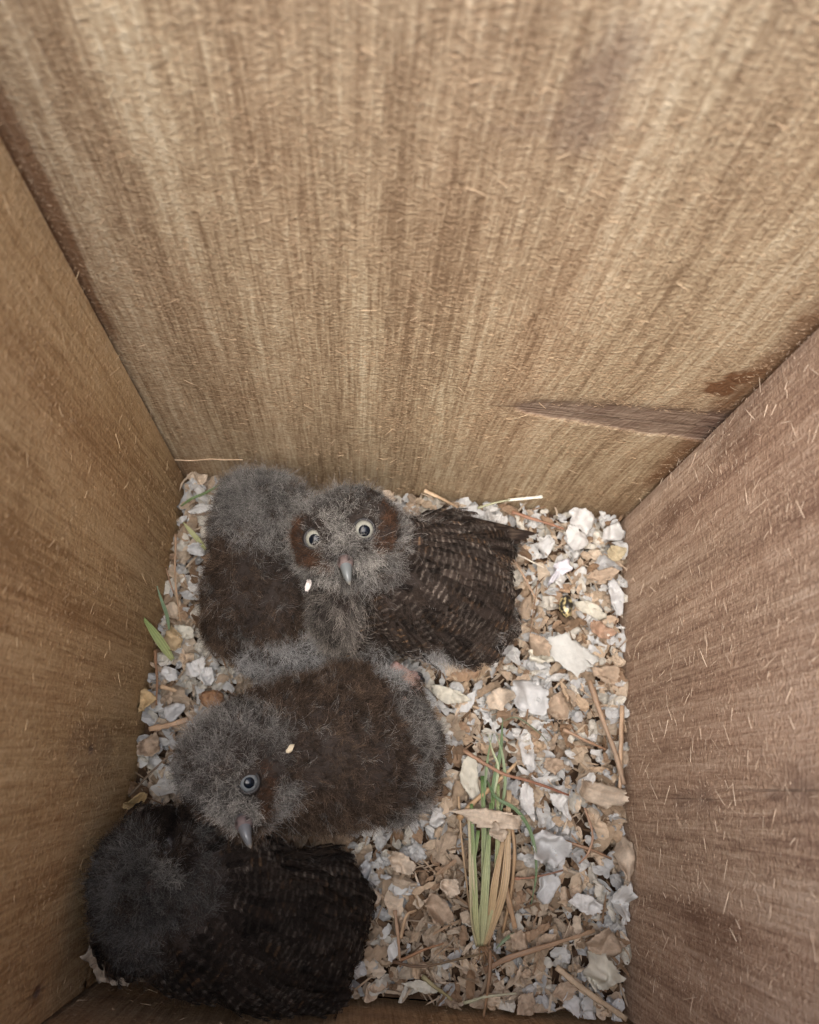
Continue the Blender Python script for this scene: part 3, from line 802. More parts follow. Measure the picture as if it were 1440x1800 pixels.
stem('sheath', None, None, [(884, 1540, .007), (896, 1590, .009), (906, 1632, .006)], .0020, (.30, .19, .11), (.38, .25, .15), parent=tuft, flat=.4)
gb = lambda label, *a, **k: blade('loose_grass', 'grass blade', label, *a, **k)
gb('long thin green blade curving round the right side of the grass tuft', [(856, 1372, .012), (872, 1402, .016), (908, 1424, .017), (934, 1466, .015), (943, 1530, .013), (934, 1590, .009)], .0017, (.12, .19, .09), (.17, .24, .13), n=34)
gb('dull green blade trailing from the root of the grass tuft', [(904, 1640, .005), (888, 1652, .007), (872, 1668, .006)], .0016, (.16, .21, .12), (.2, .25, .15))
gb('fine green stalk arching over the scraps right of the tuft tips', [(884, 1268, .010), (910, 1262, .013), (950, 1290, .012), (966, 1310, .006)], .0007, (.15, .18, .11), (.17, .19, .12))
gb('bright green blade with a yellow edge leaning on the left board', [(304, 1160, .006), (285, 1132, .014), (266, 1105, .020), (250, 1083, .026)], .0042, (.40, .42, .20), (.27, .35, .13), fold=.5, stripe=.25)
gb('thin blue green blade above the bright one at the left board', [(298, 1108, .006), (293, 1080, .012), (284, 1055, .018), (276, 1030, .022)], .0018, (.19, .26, .15), (.22, .30, .19))
gb('yellow green blade beside the turned owlet near the back left corner', [(362, 966, .007), (345, 945, .011), (332, 930, .013), (322, 918, .012)], .0026, (.40, .42, .20), (.46, .46, .24))
gb('dark green blade lying in the back left corner', [(318, 890, .010), (338, 876, .013), (362, 866, .012), (396, 846, .010)], .0015, (.14, .21, .08), (.16, .22, .10))

# a round pod, a speckled husk
def blob(name, cat, label, px, py, z, rad, sc, col, col2, mat, freq, parent=None):
    import bmesh
    bm = bmesh.new(); bmesh.ops.create_icosphere(bm, subdivisions=4, radius=1.0)
    v = np.array([x.co[:] for x in bm.verts]); f = [[y.index for y in x.verts] for x in bm.faces]; bm.free()
    nn = fbm(v * freq, 3)
    v = v * (1 + .25 * nn)[:, None] * np.array(sc) * rad
    t = sstep(-.1, .25, fbm(v / rad * freq * 1.3 + 9, 2))[:, None]
    p = at(px, py, z)
    o = mesh_obj(name, v, f, M[mat], cols=np.array(col) * (1 - t) + np.array(col2) * t)
    o.location = p
    return tag(o, label, cat)
blob('seed_pod', 'seed pod', 'small round wrinkled orange brown pod under the fluffy owlet nape', 373, 1229, .007, .0052, (1.15, .85, .8), (.42, .25, .14), (.30, .16, .09), 'shaving', 3.2)
blob('insect_husk', 'insect husk', 'glossy black husk with yellow flecks among the white scraps', 995, 1066, .006, .0048, (.75, 1.25, .7), (.02, .018, .015), (.55, .45, .22), 'horn', 2.6)


# ------------------------------------------------------------------ owlets
def body_mesh(name, ells, vox=.0021, smooth=6):
    """ells: (px, py, z, (rx, ry, rz) mm, yaw deg, pitch deg): one continuous body grown from overlapping masses"""
    import bmesh
    bm = bmesh.new()
    for px, py, z, r, yaw, pitch in ells:
        p = at(px, py, z)
        mt = Matrix.Translation(Vector(p)) @ Matrix.Rotation(math.radians(yaw), 4, 'Z') @ Matrix.Rotation(math.radians(pitch), 4, 'Y') @ Matrix.Diagonal((r[0] / 1000, r[1] / 1000, r[2] / 1000, 1))
        bmesh.ops.create_icosphere(bm, subdivisions=4, radius=1.0, matrix=mt)
    me = bpy.data.meshes.new('tmp'); bm.to_mesh(me); bm.free()
    o = bpy.data.objects.new('tmp', me); COL.objects.link(o)
    a = o.modifiers.new('r', 'REMESH'); a.mode = 'VOXEL'; a.voxel_size = vox
    b = o.modifiers.new('s', 'SMOOTH'); b.factor = .5; b.iterations = smooth
    dg = bpy.context.evaluated_depsgraph_get()
    me2 = bpy.data.meshes.new_from_object(o.evaluated_get(dg))
    bpy.data.objects.remove(o)
    v = np.zeros(len(me2.vertices) * 3); me2.vertices.foreach_get('co', v); v = v.reshape(-1, 3)
    cen = v.mean(0); v = v + unit(v - cen) * (.0022 * fbm(v * 75 + 3, 2) + .0009 * fbm(v * 190, 2))[:, None]
    v[:, 0] = np.clip(v[:, 0], .003, BOX_W - .003); v[:, 1] = np.clip(v[:, 1], .003, BOX_D - .003); v[:, 2] = np.maximum(v[:, 2], -.003)
    f = [tuple(p.vertices) for p in me2.polygons]
    bpy.data.meshes.remove(me2)
    o = mesh_obj(name, v, f, M['plumage'], cols=np.full((len(v), 3), (.035, .027, .023)))
    return o, v, f

# styles: length, lift, spread, curl, root colour, tip colour, tone spread, radius
STY = {
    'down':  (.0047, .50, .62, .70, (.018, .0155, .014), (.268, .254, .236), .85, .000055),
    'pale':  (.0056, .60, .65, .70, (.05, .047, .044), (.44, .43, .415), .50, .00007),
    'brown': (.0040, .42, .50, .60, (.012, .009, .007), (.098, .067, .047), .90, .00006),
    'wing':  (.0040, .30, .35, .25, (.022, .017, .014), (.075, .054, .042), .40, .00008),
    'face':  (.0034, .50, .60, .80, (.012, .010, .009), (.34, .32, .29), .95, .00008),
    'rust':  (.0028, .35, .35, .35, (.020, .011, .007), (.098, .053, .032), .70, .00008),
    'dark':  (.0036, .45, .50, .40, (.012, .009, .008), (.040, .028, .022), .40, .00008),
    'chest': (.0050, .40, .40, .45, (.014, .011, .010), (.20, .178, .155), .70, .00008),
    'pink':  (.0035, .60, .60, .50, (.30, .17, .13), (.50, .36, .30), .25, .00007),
}
SN = list(STY)
SA = [np.array([STY[s][i] for s in SN]) for i in range(8)]

def owlet(label, ells, regions, head, beak, default, n_down, n_feather, seed, eyes=(), dim=1.0, beak_spec=None, extra_keepout=(), bars=1.0):
    r = np.random.default_rng(seed)
    o, v, f = body_mesh('owlet', ells)
    tag(o, label, 'owlet', 'owlets huddled in the nest box')
    bvh = BVHTree.FromPolygons([tuple(x) for x in v], f)
    C = Vector(CAM)
    def hit(px, py):
        h, n, _, _ = bvh.ray_cast(C, Vector(ray(px, py)).normalized())
        if h is None:
            h, n, _, _ = bvh.find_nearest(Vector(at(px, py, .05)))
        return np.array(h), np.array(n)
    hp, _ = hit(head[0], head[1]); hc = at(*head[:3]); hr = head[3] / 1000
    bk = hit(*beak)[0]
    # eyes
    keep = list(extra_keepout)
    for ex, ey, rad, look, kind in eyes:
        p, nn = hit(ex, ey)
        look = unit(unit(CAM - p) * .72 + nn * .28) if look is None else unit(look)
        keep.append((p, rad * 1.2))
        build_eye(o, p, look, rad, kind)
    if beak_spec:
        keep += build_beak(o, hit, beak_spec)
    # region table
    RP, RR, RS, RW = [], [], [], []
    for px, py, rp, sty, w in regions:
        p, _ = hit(px, py)
        RP.append(p); RR.append(rp * mm_per_px(p)); RS.append(SN.index(sty)); RW.append(w)
    RP, RR, RS, RW = map(np.array, (RP, RR, RS, RW))
    # sample roots
    tri = np.array([(a[0], a[i], a[i + 1]) for a in f for i in range(1, len(a) - 1)])
    A, B, Cc = v[tri[:, 0]], v[tri[:, 1]], v[tri[:, 2]]
    cr = np.cross(B - A, Cc - A); ar = np.linalg.norm(cr, axis=1); tn = cr / (ar[:, None] + 1e-15)
    vn = np.zeros_like(v)
    for c in range(3): np.add.at(vn, tri[:, c], cr)
    vn = unit(vn)
    wgt = ar * (1 + 4.5 * np.exp(-(np.linalg.norm(A - bk, axis=1) / .013) ** 2)) * np.where((A[:, 2] > .002) & (tn[:, 2] > -.75), 1, 0)
    def sample(N):
        i = r.choice(len(tri), N, p=wgt / wgt.sum())
        a, b = r.random(N), r.random(N); fl = a + b > 1; a[fl], b[fl] = 1 - a[fl], 1 - b[fl]
        p = A[i] + (B - A)[i] * a[:, None] + (Cc - A)[i] * b[:, None]
        nn = unit(vn[tri[i, 0]] * (1 - a - b)[:, None] + vn[tri[i, 1]] * a[:, None] + vn[tri[i, 2]] * b[:, None])
        d = np.linalg.norm(p[:, None] - RP[None], axis=2) * (1 + .38 * fbm(p * 130 + 11, 2) + .14 * r.normal(size=N))[:, None]
        w = RW * np.exp(-(d / RR) ** 2 * 1.6)
        ss = np.zeros((N, len(SN)))
        for k in range(len(RS)): ss[:, RS[k]] = np.maximum(ss[:, RS[k]], w[:, k])
        ss[:, SN.index(default)] += .07
        ss = ss ** 3
        ss /= ss.sum(1, keepdims=True)
        sty = (ss.cumsum(1) > r.random(N)[:, None]).argmax(1)
        swap = (noise3(p * 340 + 50) > .42) & (r.random(N) < .45)
        a_, b_ = SN.index('brown'), SN.index('down')
        sty = np.where(swap & (sty == a_), b_, np.where(swap & (sty == b_), a_, sty))
        ok = np.ones(N, bool)
        for kp, kr in keep: ok &= np.linalg.norm(p - kp, axis=1) > kr
        ok &= (p[:, 0] > .0035) | (nn[:, 0] > -.5)
        p, nn, sty = p[ok], nn[ok], sty[ok]
        dh = np.linalg.norm(p - hc, axis=1)
        org = np.where((dh < hr * 1.3)[:, None], bk[None], hc[None])
        fl = p - org
        fl = fl + .5 * r.normal(size=fl.shape) * np.linalg.norm(fl, axis=1, keepdims=True) * .25
        fl = fl + np.array([0, 0, -1.0]) * .004
        t = unit(fl - nn * np.sum(fl * nn, 1, keepdims=True))
        return p, nn, t, sty, dh
    S = lambda k, sty: SA[k][sty]
    # ---- fluffy strands: little locks of plumules whose tips draw together, and loose hairs between them
    MS = 11
    p0, nn0, t0, sty0, dh0 = sample(int(n_down * .75) // MS)
    lk = np.repeat(np.arange(len(p0)), MS)
    p1, nn1, t1, sty1, dh1 = sample(int(n_down * .25))
    cen = np.vstack([p0[lk], p1]); nn = np.vstack([nn0[lk], nn1]); t = np.vstack([t0[lk], t1]); sty = np.r_[sty0[lk], sty1]; dh = np.r_[dh0[lk], dh1]
    nl = len(lk); N = len(cen); K = 6
    side = np.cross(nn, t)
    jit = np.zeros((N, 2)); jit[:nl] = r.normal(size=(nl, 2)) * .0009
    p = cen + t * jit[:, :1] + side * jit[:, 1:]
    lrand = np.r_[r.normal(size=len(p0))[lk], r.normal(size=len(p1))]
    lrv = np.vstack([r.normal(size=(len(p0), 3))[lk], r.normal(size=(len(p1), 3))])
    lock = fbm(cen * 260, 2) + .45 * lrand; lock2 = fbm(p * 1100 + 40, 2); band = fbm(p * 90 + 7, 2)
    L = S(0, sty) * (.40 + .95 * r.random(N) ** 1.4) * (1 + .35 * lock + .5 * band).clip(.4, 1.7)
    L = L * np.where(r.random(N) < .06, 1.9, 1.0)
    lf = S(1, sty) * (.75 + .5 * r.random(N))
    g1 = np.stack([noise3(cen * 260 + 3), noise3(cen * 260 + 31), noise3(cen * 260 + 77)], -1)
    d0 = unit(t * np.cos(lf)[:, None] + nn * np.sin(lf)[:, None] + g1 * S(2, sty)[:, None] * .7 + lrv * S(2, sty)[:, None] * .38 + r.normal(size=(N, 3)) * S(2, sty)[:, None] * .16)
    pts = np.zeros((N, K, 3)); pts[:, 0] = p - nn * .0004
    d = d0.copy(); st_ = (L / (K - 1))[:, None]
    cur = r.normal(size=(N, 3))
    lcur = np.vstack([r.normal(size=(len(p0), 3))[lk], r.normal(size=(len(p1), 3))])
    for k in range(1, K):
        cur = cur * .6 + r.normal(size=(N, 3)) * .8
        d = unit(d + (cur * .6 + lcur * .8) * S(3, sty)[:, None] * .45 + np.array([0, 0, -.05]))
        pts[:, k] = pts[:, k - 1] + d * st_
    off = (p - cen)[:, None] * (np.linspace(0, 1, K) ** 1.5 * .7)[None, :, None]
    pts = pts - off
    u = np.linspace(0, 1, K)
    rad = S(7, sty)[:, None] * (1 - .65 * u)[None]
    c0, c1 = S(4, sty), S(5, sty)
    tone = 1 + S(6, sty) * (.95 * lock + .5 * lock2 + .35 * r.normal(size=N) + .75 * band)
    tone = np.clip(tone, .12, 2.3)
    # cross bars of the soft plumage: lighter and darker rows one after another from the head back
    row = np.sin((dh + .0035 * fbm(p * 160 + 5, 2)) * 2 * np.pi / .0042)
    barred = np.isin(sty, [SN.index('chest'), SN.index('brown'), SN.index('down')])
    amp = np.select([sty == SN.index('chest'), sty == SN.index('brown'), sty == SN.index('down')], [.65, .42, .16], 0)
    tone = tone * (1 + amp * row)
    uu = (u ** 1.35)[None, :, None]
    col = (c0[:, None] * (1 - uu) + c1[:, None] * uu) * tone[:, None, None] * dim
    sets = [(pts, rad, np.clip(col, .003, .8))]
    # ---- contour feathers: a shaft with barbs, pale bars across each, laid like scales
    if n_feather:
        p, nn, t, sty, dh = sample(n_feather)
        okf = np.isin(sty, [SN.index('wing'), SN.index('brown')]) & ((sty == SN.index('wing')) | (r.random(len(sty)) < .35)) & (dh > hr * 1.02)
        p, nn, t, sty, dh = p[okf], nn[okf], t[okf], sty[okf], dh[okf]
        Fn = len(p); nb = 40
        side = np.cross(nn, t)
        FL = .0070 + .0075 * r.random(Fn) + .05 * np.clip(dh - hr * 1.5, 0, .07)
        FW = (.0019 + .0016 * r.random(Fn)) * (1 + 3 * np.clip(dh - hr * 1.5, 0, .07))
        lift0 = .0004 + .0016 * r.random(Fn)
        ub = np.linspace(.02, 1, nb // 2); ub = np.r_[ub, ub]; sg = np.r_[np.ones(nb // 2), -np.ones(nb // 2)]
        Kb = 4
        w = np.linspace(0, 1, Kb)
        prof = np.sqrt(np.clip(1 - (ub * 1.02 - .45) ** 2 / .36, .04, 1))
        shaft = p[:, None] + t[:, None] * (ub[None] * FL[:, None])[..., None] + nn[:, None] * (lift0[:, None] + .0016 * ub[None] - .0018 * ub[None] ** 2)[..., None]
        out = (side[:, None] * sg[None, :, None] * .75 + t[:, None] * .75)
        P4 = shaft[:, :, None] + out[:, :, None] * (w[None, None] * (FW[:, None] * prof[None])[..., None])[..., None] - nn[:, None, None] * (w ** 2 * .0007)[None, None, :, None]
        P4 = P4 + r.normal(size=P4.shape) * .00010 * w[None, None, :, None]
        ph = r.random(Fn) * 6.28
        nbars = 1.6 + 1.0 * r.random(Fn)
        uu4 = ub[None, :, None] + .10 * w[None, None]
        gd = np.linalg.norm(P4 - hc, axis=-1)
        per = .0034 + .0012 * fbm(p * 60, 2)
        bar = np.sin(gd / per[:, None, None] * 2 * np.pi + 1.0 * r.normal(size=Fn)[:, None, None])
        bar = sstep(.45, .95, bar) * (.35 + .65 * w[None, None]) * bars * np.clip(.78 + .5 * r.normal(size=Fn) + .7 * fbm(p * 110 + 4, 2), .0, 1.6)[:, None, None]
        edge = sstep(.88, 1.05, uu4) * .3
        ftone = np.clip(1 + .45 * r.normal(size=Fn) + .5 * fbm(p * 120, 2), .35, 2.2)
        darkc = np.array((.026, .019, .0155)); palec = np.array((.215, .18, .15))
        warm = (r.random(Fn) < .18)[:, None, None, None]
        palec4 = np.where(warm, np.array((.20, .12, .065)), palec)
        pw = np.clip(bar * .75 + edge * .5, 0, 1)[..., None]
        C4 = (darkc * (1 - pw) + palec4 * pw) * ftone[:, None, None, None] * dim
        P4 = P4.reshape(-1, Kb, 3); C4 = np.broadcast_to(C4, (Fn, nb, Kb, 3)).reshape(-1, Kb, 3)
        sets.append((P4, np.full((len(P4), Kb), .00013) * np.array([1, 1, .9, .5]), np.clip(C4, .003, .7)))
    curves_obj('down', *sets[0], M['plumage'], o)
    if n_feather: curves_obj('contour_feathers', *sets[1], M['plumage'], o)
    for x in o.children: x['kind'] = 'stuff' if x.name.startswith('contour') else 'thing'
    return o, hit

def frame(axis):
    a = unit(axis); u = unit(np.cross(a, np.array([.2, .9, .35]))); return u, np.cross(a, u), a

def cap(center, axis, rad, a0, a1, nr=14, ns=40, cf=None):
    u, w, a = frame(axis)
    V, F, Cc = [], [], []
    for i in range(nr + 1):
        th = a0 + (a1 - a0) * i / nr
        for j in range(ns):
            ph = 2 * np.pi * j / ns
            V.append(center + rad * (np.cos(th) * a + np.sin(th) * (np.cos(ph) * u + np.sin(ph) * w)))
            if cf: Cc.append(cf(th, ph))
    for i in range(nr):
        for j in range(ns):
            F.append((i * ns + j, (i + 1) * ns + j, (i + 1) * ns + (j + 1) % ns, i * ns + (j + 1) % ns))
    return np.array(V), F, (np.array(Cc) if cf else None)

def build_eye(body, p, look, rad, kind):
    iris, ring, pup, lidw, close = kind
    R = rad * 1.30
    c = p - look * R * .68
    def cf(th, ph):
        s = np.sin(th) * R / rad
        k = np.clip((s - .42) / .5, 0, 1)
        col = np.array(iris) * (1 - .45 * max(0, (k - .75) / .25)) * (1 + .06 * math.sin(ph * 17) + .05 * math.sin(ph * 41))
        if s < .52: col = col * .55 + np.array(ring) * .45
        if s > 1.02: col = np.array((.02, .016, .014))
        return np.clip(col, 0, .8)
    V, F, Cc = cap(c, look, R, 0.0, 2.3, 26, 48, cf)
    e = mesh_obj('eye', V - p, F, M['iris'], body, cols=Cc); e.location = p
    V, F, _ = cap(c, unit(look + pup[1]), R * 1.012, 0.0, math.asin(min(.95, pup[0] * rad / R)), 10, 40)
    mesh_obj('pupil', V - p, F, M['pupil'], e)
    # dark lid margin
    u, w, a = frame(look)
    cc = c + a * R * math.sqrt(max(.05, 1 - (rad * 1.04 / R) ** 2)) * 1.0
    ph = np.linspace(0, 2 * np.pi, 41)[:-1]
    V, F = [], []
    k2 = 8
    for x in ph:
        dirv = np.cos(x) * u + np.sin(x) * w
        mid = cc + dirv * rad * 1.10
        rr = lidw * (1 + .25 * math.sin(x * 3 + 1))
        for j in range(k2):
            q = 2 * np.pi * j / k2
            V.append(mid + rr * (np.cos(q) * dirv * 1.3 + np.sin(q) * a * .8))
    n = len(ph)
    for i in range(n):
        for j in range(k2):
            F.append((i * k2 + j, ((i + 1) % n) * k2 + j, ((i + 1) % n) * k2 + (j + 1) % k2, i * k2 + (j + 1) % k2))
    mesh_obj('eyelid', np.array(V) - p, F, M['lid'], e)
    if close is not None:
        # heavy upper lid drawn over part of the eye
        dv, amt = close
        ax = unit(look * (1 - amt) + unit(dv) * amt)
        V, F, Cc = cap(c, ax, R * 1.05, 0.0, 1.0, 12, 40, lambda th, ph: np.array((.020, .017, .015)) * (.8 + .3 * math.sin(th * 30)))
        mesh_obj('upper_lid', V - p, F, M['skin'], e, cols=Cc)

def loft(path, W, H, side, k=16, keel=.0):
    path = np.asarray(path); T = unit(np.gradient(path, axis=0)); N = unit(np.cross(T, side)); V, F = [], []
    a = np.linspace(0, 2 * np.pi, k, endpoint=False)
    for i in range(len(path)):
        s = unit(np.cross(N[i], T[i]))
        for x in a:
            V.append(path[i] + s * np.cos(x) * W[i] * (1 - .18 * max(0, np.sin(x))) + N[i] * np.sin(x) * H[i])
    n = len(path)
    for i in range(n - 1):
        for j in range(k): F.append((i * k + j, i * k + (j + 1) % k, (i + 1) * k + (j + 1) % k, (i + 1) * k + j))
    F += [tuple(range(k))[::-1], tuple((n - 1) * k + j for j in range(k))]
    return np.array(V), F

def build_beak(body, hit, s):
    """hooked beak: horn, pink cere, lower mandible"""
    b, nb = hit(*s['base'])
    out = unit(nb * .5 + unit(CAM - b) * .5)
    # tip: on its pixel, standing out from the face
    d = ray(*s['tip']); dep = depth(b) - s['out'] * float(np.dot(out, -ROT[2]))
    tip = CAM + d * dep
    ln = tip - b
    side = unit(np.cross(out, ln))
    u = np.linspace(0, 1, 16)
    bulge = s['bulge']
    path = b[None] - out * .002 + ln[None] * u[:, None] + out[None] * (bulge * np.sin(np.pi * np.clip(u * .92 + .06, 0, 1)) ** .9)[:, None] + out[None] * .002 * u[:, None]
    W = s['w'] * np.clip((1 - u) ** .55, .04, 1); H = s['w'] * 1.0 * np.clip((1 - u) ** .7, .05, 1)
    V, F = loft(path, W, H, side)
    cols = np.zeros((len(V), 3))
    for i in range(16):
        c = np.array(s['c0']) * (1 - u[i]) + np.array(s['c1']) * u[i]
        if u[i] > .8: c = c * (1 - (u[i] - .8) * 3.5) + np.array((.30, .26, .20)) * (u[i] - .8) * 3.5
        cols[i * 16:(i + 1) * 16] = c
        for j in (9, 15): cols[i * 16 + j] = c * .35
    o = mesh_obj('beak', V - b, F, M['horn'], body, cols=cols); o.location = b
    pc = path[:5] + out * .0001
    Wc = s['w'] * np.array([1.0, 1.16, 1.2, 1.12, .95]); Hc = s['w'] * np.array([.8, 1.05, 1.12, 1.08, .93])
    V, F = loft(pc, Wc, Hc, side)
    cc = np.full((len(V), 3), s['cere']); cc[[2 * 16 + 2, 2 * 16 + 6, 3 * 16 + 2, 3 * 16 + 6]] *= .2
    mesh_obj('cere', V - b, F, M['skin'], o, cols=cc)
    pl = b[None] - out * .0035 + ln[None] * (u * .74)[:, None] + s.get('low', np.zeros(3))
    V, F = loft(pl, s['w'] * 1.05 * np.clip((1 - u) ** .5, .08, 1), s['w'] * .55 * np.clip((1 - u) ** .5, .08, 1), side)
    mesh_obj('lower_mandible', V - b, F, M['horn'], o, cols=np.full((len(V), 3), np.array(s['c0']) * .8))
    return [(b + ln * .10, s['w'] * 1.2), (b + ln * .45 - out * .001, s['w'] * 1.0)]

PALE_EYE = ((.265, .262, .222), (.085, .105, .13), .46)

# the staring owlet: head towards the camera, barred wings swept to the right
right_v, down_v = ROT[0], ROT[1]
OW1, hit1 = owlet('wide eyed owlet staring straight up, its barred dark wing spread towards the right board',
    [(616, 946, .077, (25.5, 23, 22), 0, 0), (655, 975, .066, (25, 22, 22), 0, 0), (640, 1000, .055, (29, 27, 30), 0, 0), (700, 1000, .052, (27, 25, 24), -10, 15), (760, 1060, .048, (36, 22, 16), -24, 8), (742, 1030, .042, (42, 31, 34), -14, 10),
     (800, 1042, .036, (26, 27, 29), -14, 0), (600, 1085, .045, (15, 15, 26), 0, 0), (800, 960, .030, (26, 14, 22), -10, 14), (856, 950, .018, (18, 9, 9), -6, 14),
     (840, 1085, .024, (17, 17, 18), -30, 0), (640, 1140, .020, (14, 14, 16), 0, 0)],
    [(616, 870, 45, 'down', 1.), (560, 880, 40, 'down', 1.), (690, 880, 40, 'down', 1.), (715, 950, 32, 'down', 1.1), (505, 940, 30, 'down', 1.1), (520, 1000, 30, 'down', 1.1),
     (690, 1010, 34, 'down', 1.1), (536, 1020, 24, 'down', .9), (640, 1022, 22, 'down', .9), (690, 1000, 26, 'down', 1.1), (700, 1050, 26, 'wing', 1.4), (664, 1072, 26, 'wing', 1.4), (560, 1090, 40, 'chest', 1.3),
     (600, 920, 34, 'face', 1.2), (612, 890, 30, 'face', .9), (575, 1005, 22, 'face', 1.0), (650, 990, 24, 'face', 1.0), (555, 918, 20, 'face', 1.1), (640, 905, 20, 'face', 1.1), (500, 960, 16, 'down', 1.6), (498, 925, 16, 'down', 1.6), (704, 945, 16, 'down', 1.6), (690, 975, 16, 'down', 1.5),
     (524, 922, 17, 'rust', 2.3), (523, 948, 19, 'rust', 2.4), (536, 974, 17, 'rust', 2.2), (558, 986, 14, 'rust', 2.0), (580, 994, 9, 'rust', 1.6),
     (680, 912, 15, 'rust', 2.3), (679, 936, 16, 'rust', 2.3), (662, 960, 15, 'rust', 2.1), (674, 892, 10, 'rust', 1.8),
     (510, 912, 9, 'dark', 2.6), (508, 938, 7, 'dark', 2.6), (514, 966, 6, 'dark', 2.4), (526, 988, 5, 'dark', 2.0), (691, 897, 8, 'dark', 2.4), (695, 922, 7, 'dark', 2.5), (693, 948, 6, 'dark', 2.2), (586, 975, 6, 'dark', 1.3), (632, 965, 6, 'dark', 1.2),
     (532, 874, 17, 'dark', 2.0), (652, 868, 16, 'dark', 2.1), (548, 918, 9, 'dark', 2.4), (566, 926, 8, 'dark', 2.4), (580, 940, 7, 'dark', 2.2), (622, 916, 8, 'dark', 2.4), (638, 903, 9, 'dark', 2.3), (585, 955, 6, 'dark', 1.0), (700, 1060, 40, 'wing', 1.1), (660, 1095, 30, 'wing', 1.1), (900, 1060, 50, 'wing', 1.), (760, 900, 40, 'wing', 1.2), (860, 1110, 50, 'wing', 1.),
     (590, 1090, 50, 'chest', 1.4), (560, 1060, 34, 'chest', 1.4), (600, 1052, 16, 'dark', 1.1), (560, 1045, 12, 'dark', 1.0), (600, 1130, 40, 'chest', 1.0), (630, 1070, 34, 'chest', .9),
     (740, 960, 60, 'wing', 1.2), (790, 1020, 90, 'wing', 1.2), (720, 1080, 80, 'wing', 1.2), (850, 1060, 70, 'wing', 1.1), (680, 1110, 55, 'wing', 1.1), (850, 945, 50, 'wing', 1.2), (800, 1120, 60, 'wing', 1.1),
     (660, 1165, 22, 'pale', 1.), (770, 1175, 40, 'pale', .8), (880, 1130, 26, 'pale', .7), (880, 1010, 30, 'brown', .9)],
    (616, 946, .078, 24), (606, 985), 'down', 170000, 3600, 41,
    eyes=[(553, 947, .0041, None, (*PALE_EYE[:2], (.60, right_v * .06 + down_v * .10), .00062, None)),
          (640, 931, .0041, None, (*PALE_EYE[:2], (.60, right_v * .02 + down_v * .10), .00062, None))],
    beak_spec=dict(base=(606, 982), tip=(615, 1028), out=.0052, bulge=.0030, w=.0030, c0=(.16, .178, .185), c1=(.12, .128, .125), cere=(.13, .095, .088)))

# the owlet behind it, turned away: grey nape, brown back, whitish rump
OW4, hit4 = owlet('brown backed owlet turned away with a grey fluffy nape, in the back left corner',
    [(462, 890, .050, (23, 16, 18), 0, 0), (500, 905, .052, (17, 16, 18), 0, 0), (440, 940, .044, (20, 20, 22), 0, 0), (442, 1045, .036, (23, 27, 27), 12, 0), (420, 1090, .028, (17, 18, 19), 0, 0), (490, 1150, .026, (24, 13, 16), 0, 0), (500, 1060, .036, (13, 24, 24), 0, 0)],
    [(450, 870, 70, 'down', 1.2), (420, 905, 40, 'down', 1.), (490, 940, 50, 'down', 1.1), (505, 990, 26, 'down', .9), (440, 1050, 100, 'brown', 1.1), (390, 1000, 50, 'brown', 1.), (400, 1120, 50, 'brown', 1.), (510, 1060, 60, 'brown', 1.),
     (480, 1165, 50, 'pale', 1.5), (430, 1190, 40, 'pale', 1.3), (550, 1150, 40, 'pale', 1.3), (410, 1165, 24, 'down', .9), (520, 1000, 26, 'dark', .8)],
    (456, 894, .046, 20), (460, 856), 'brown', 110000, 0, 42)

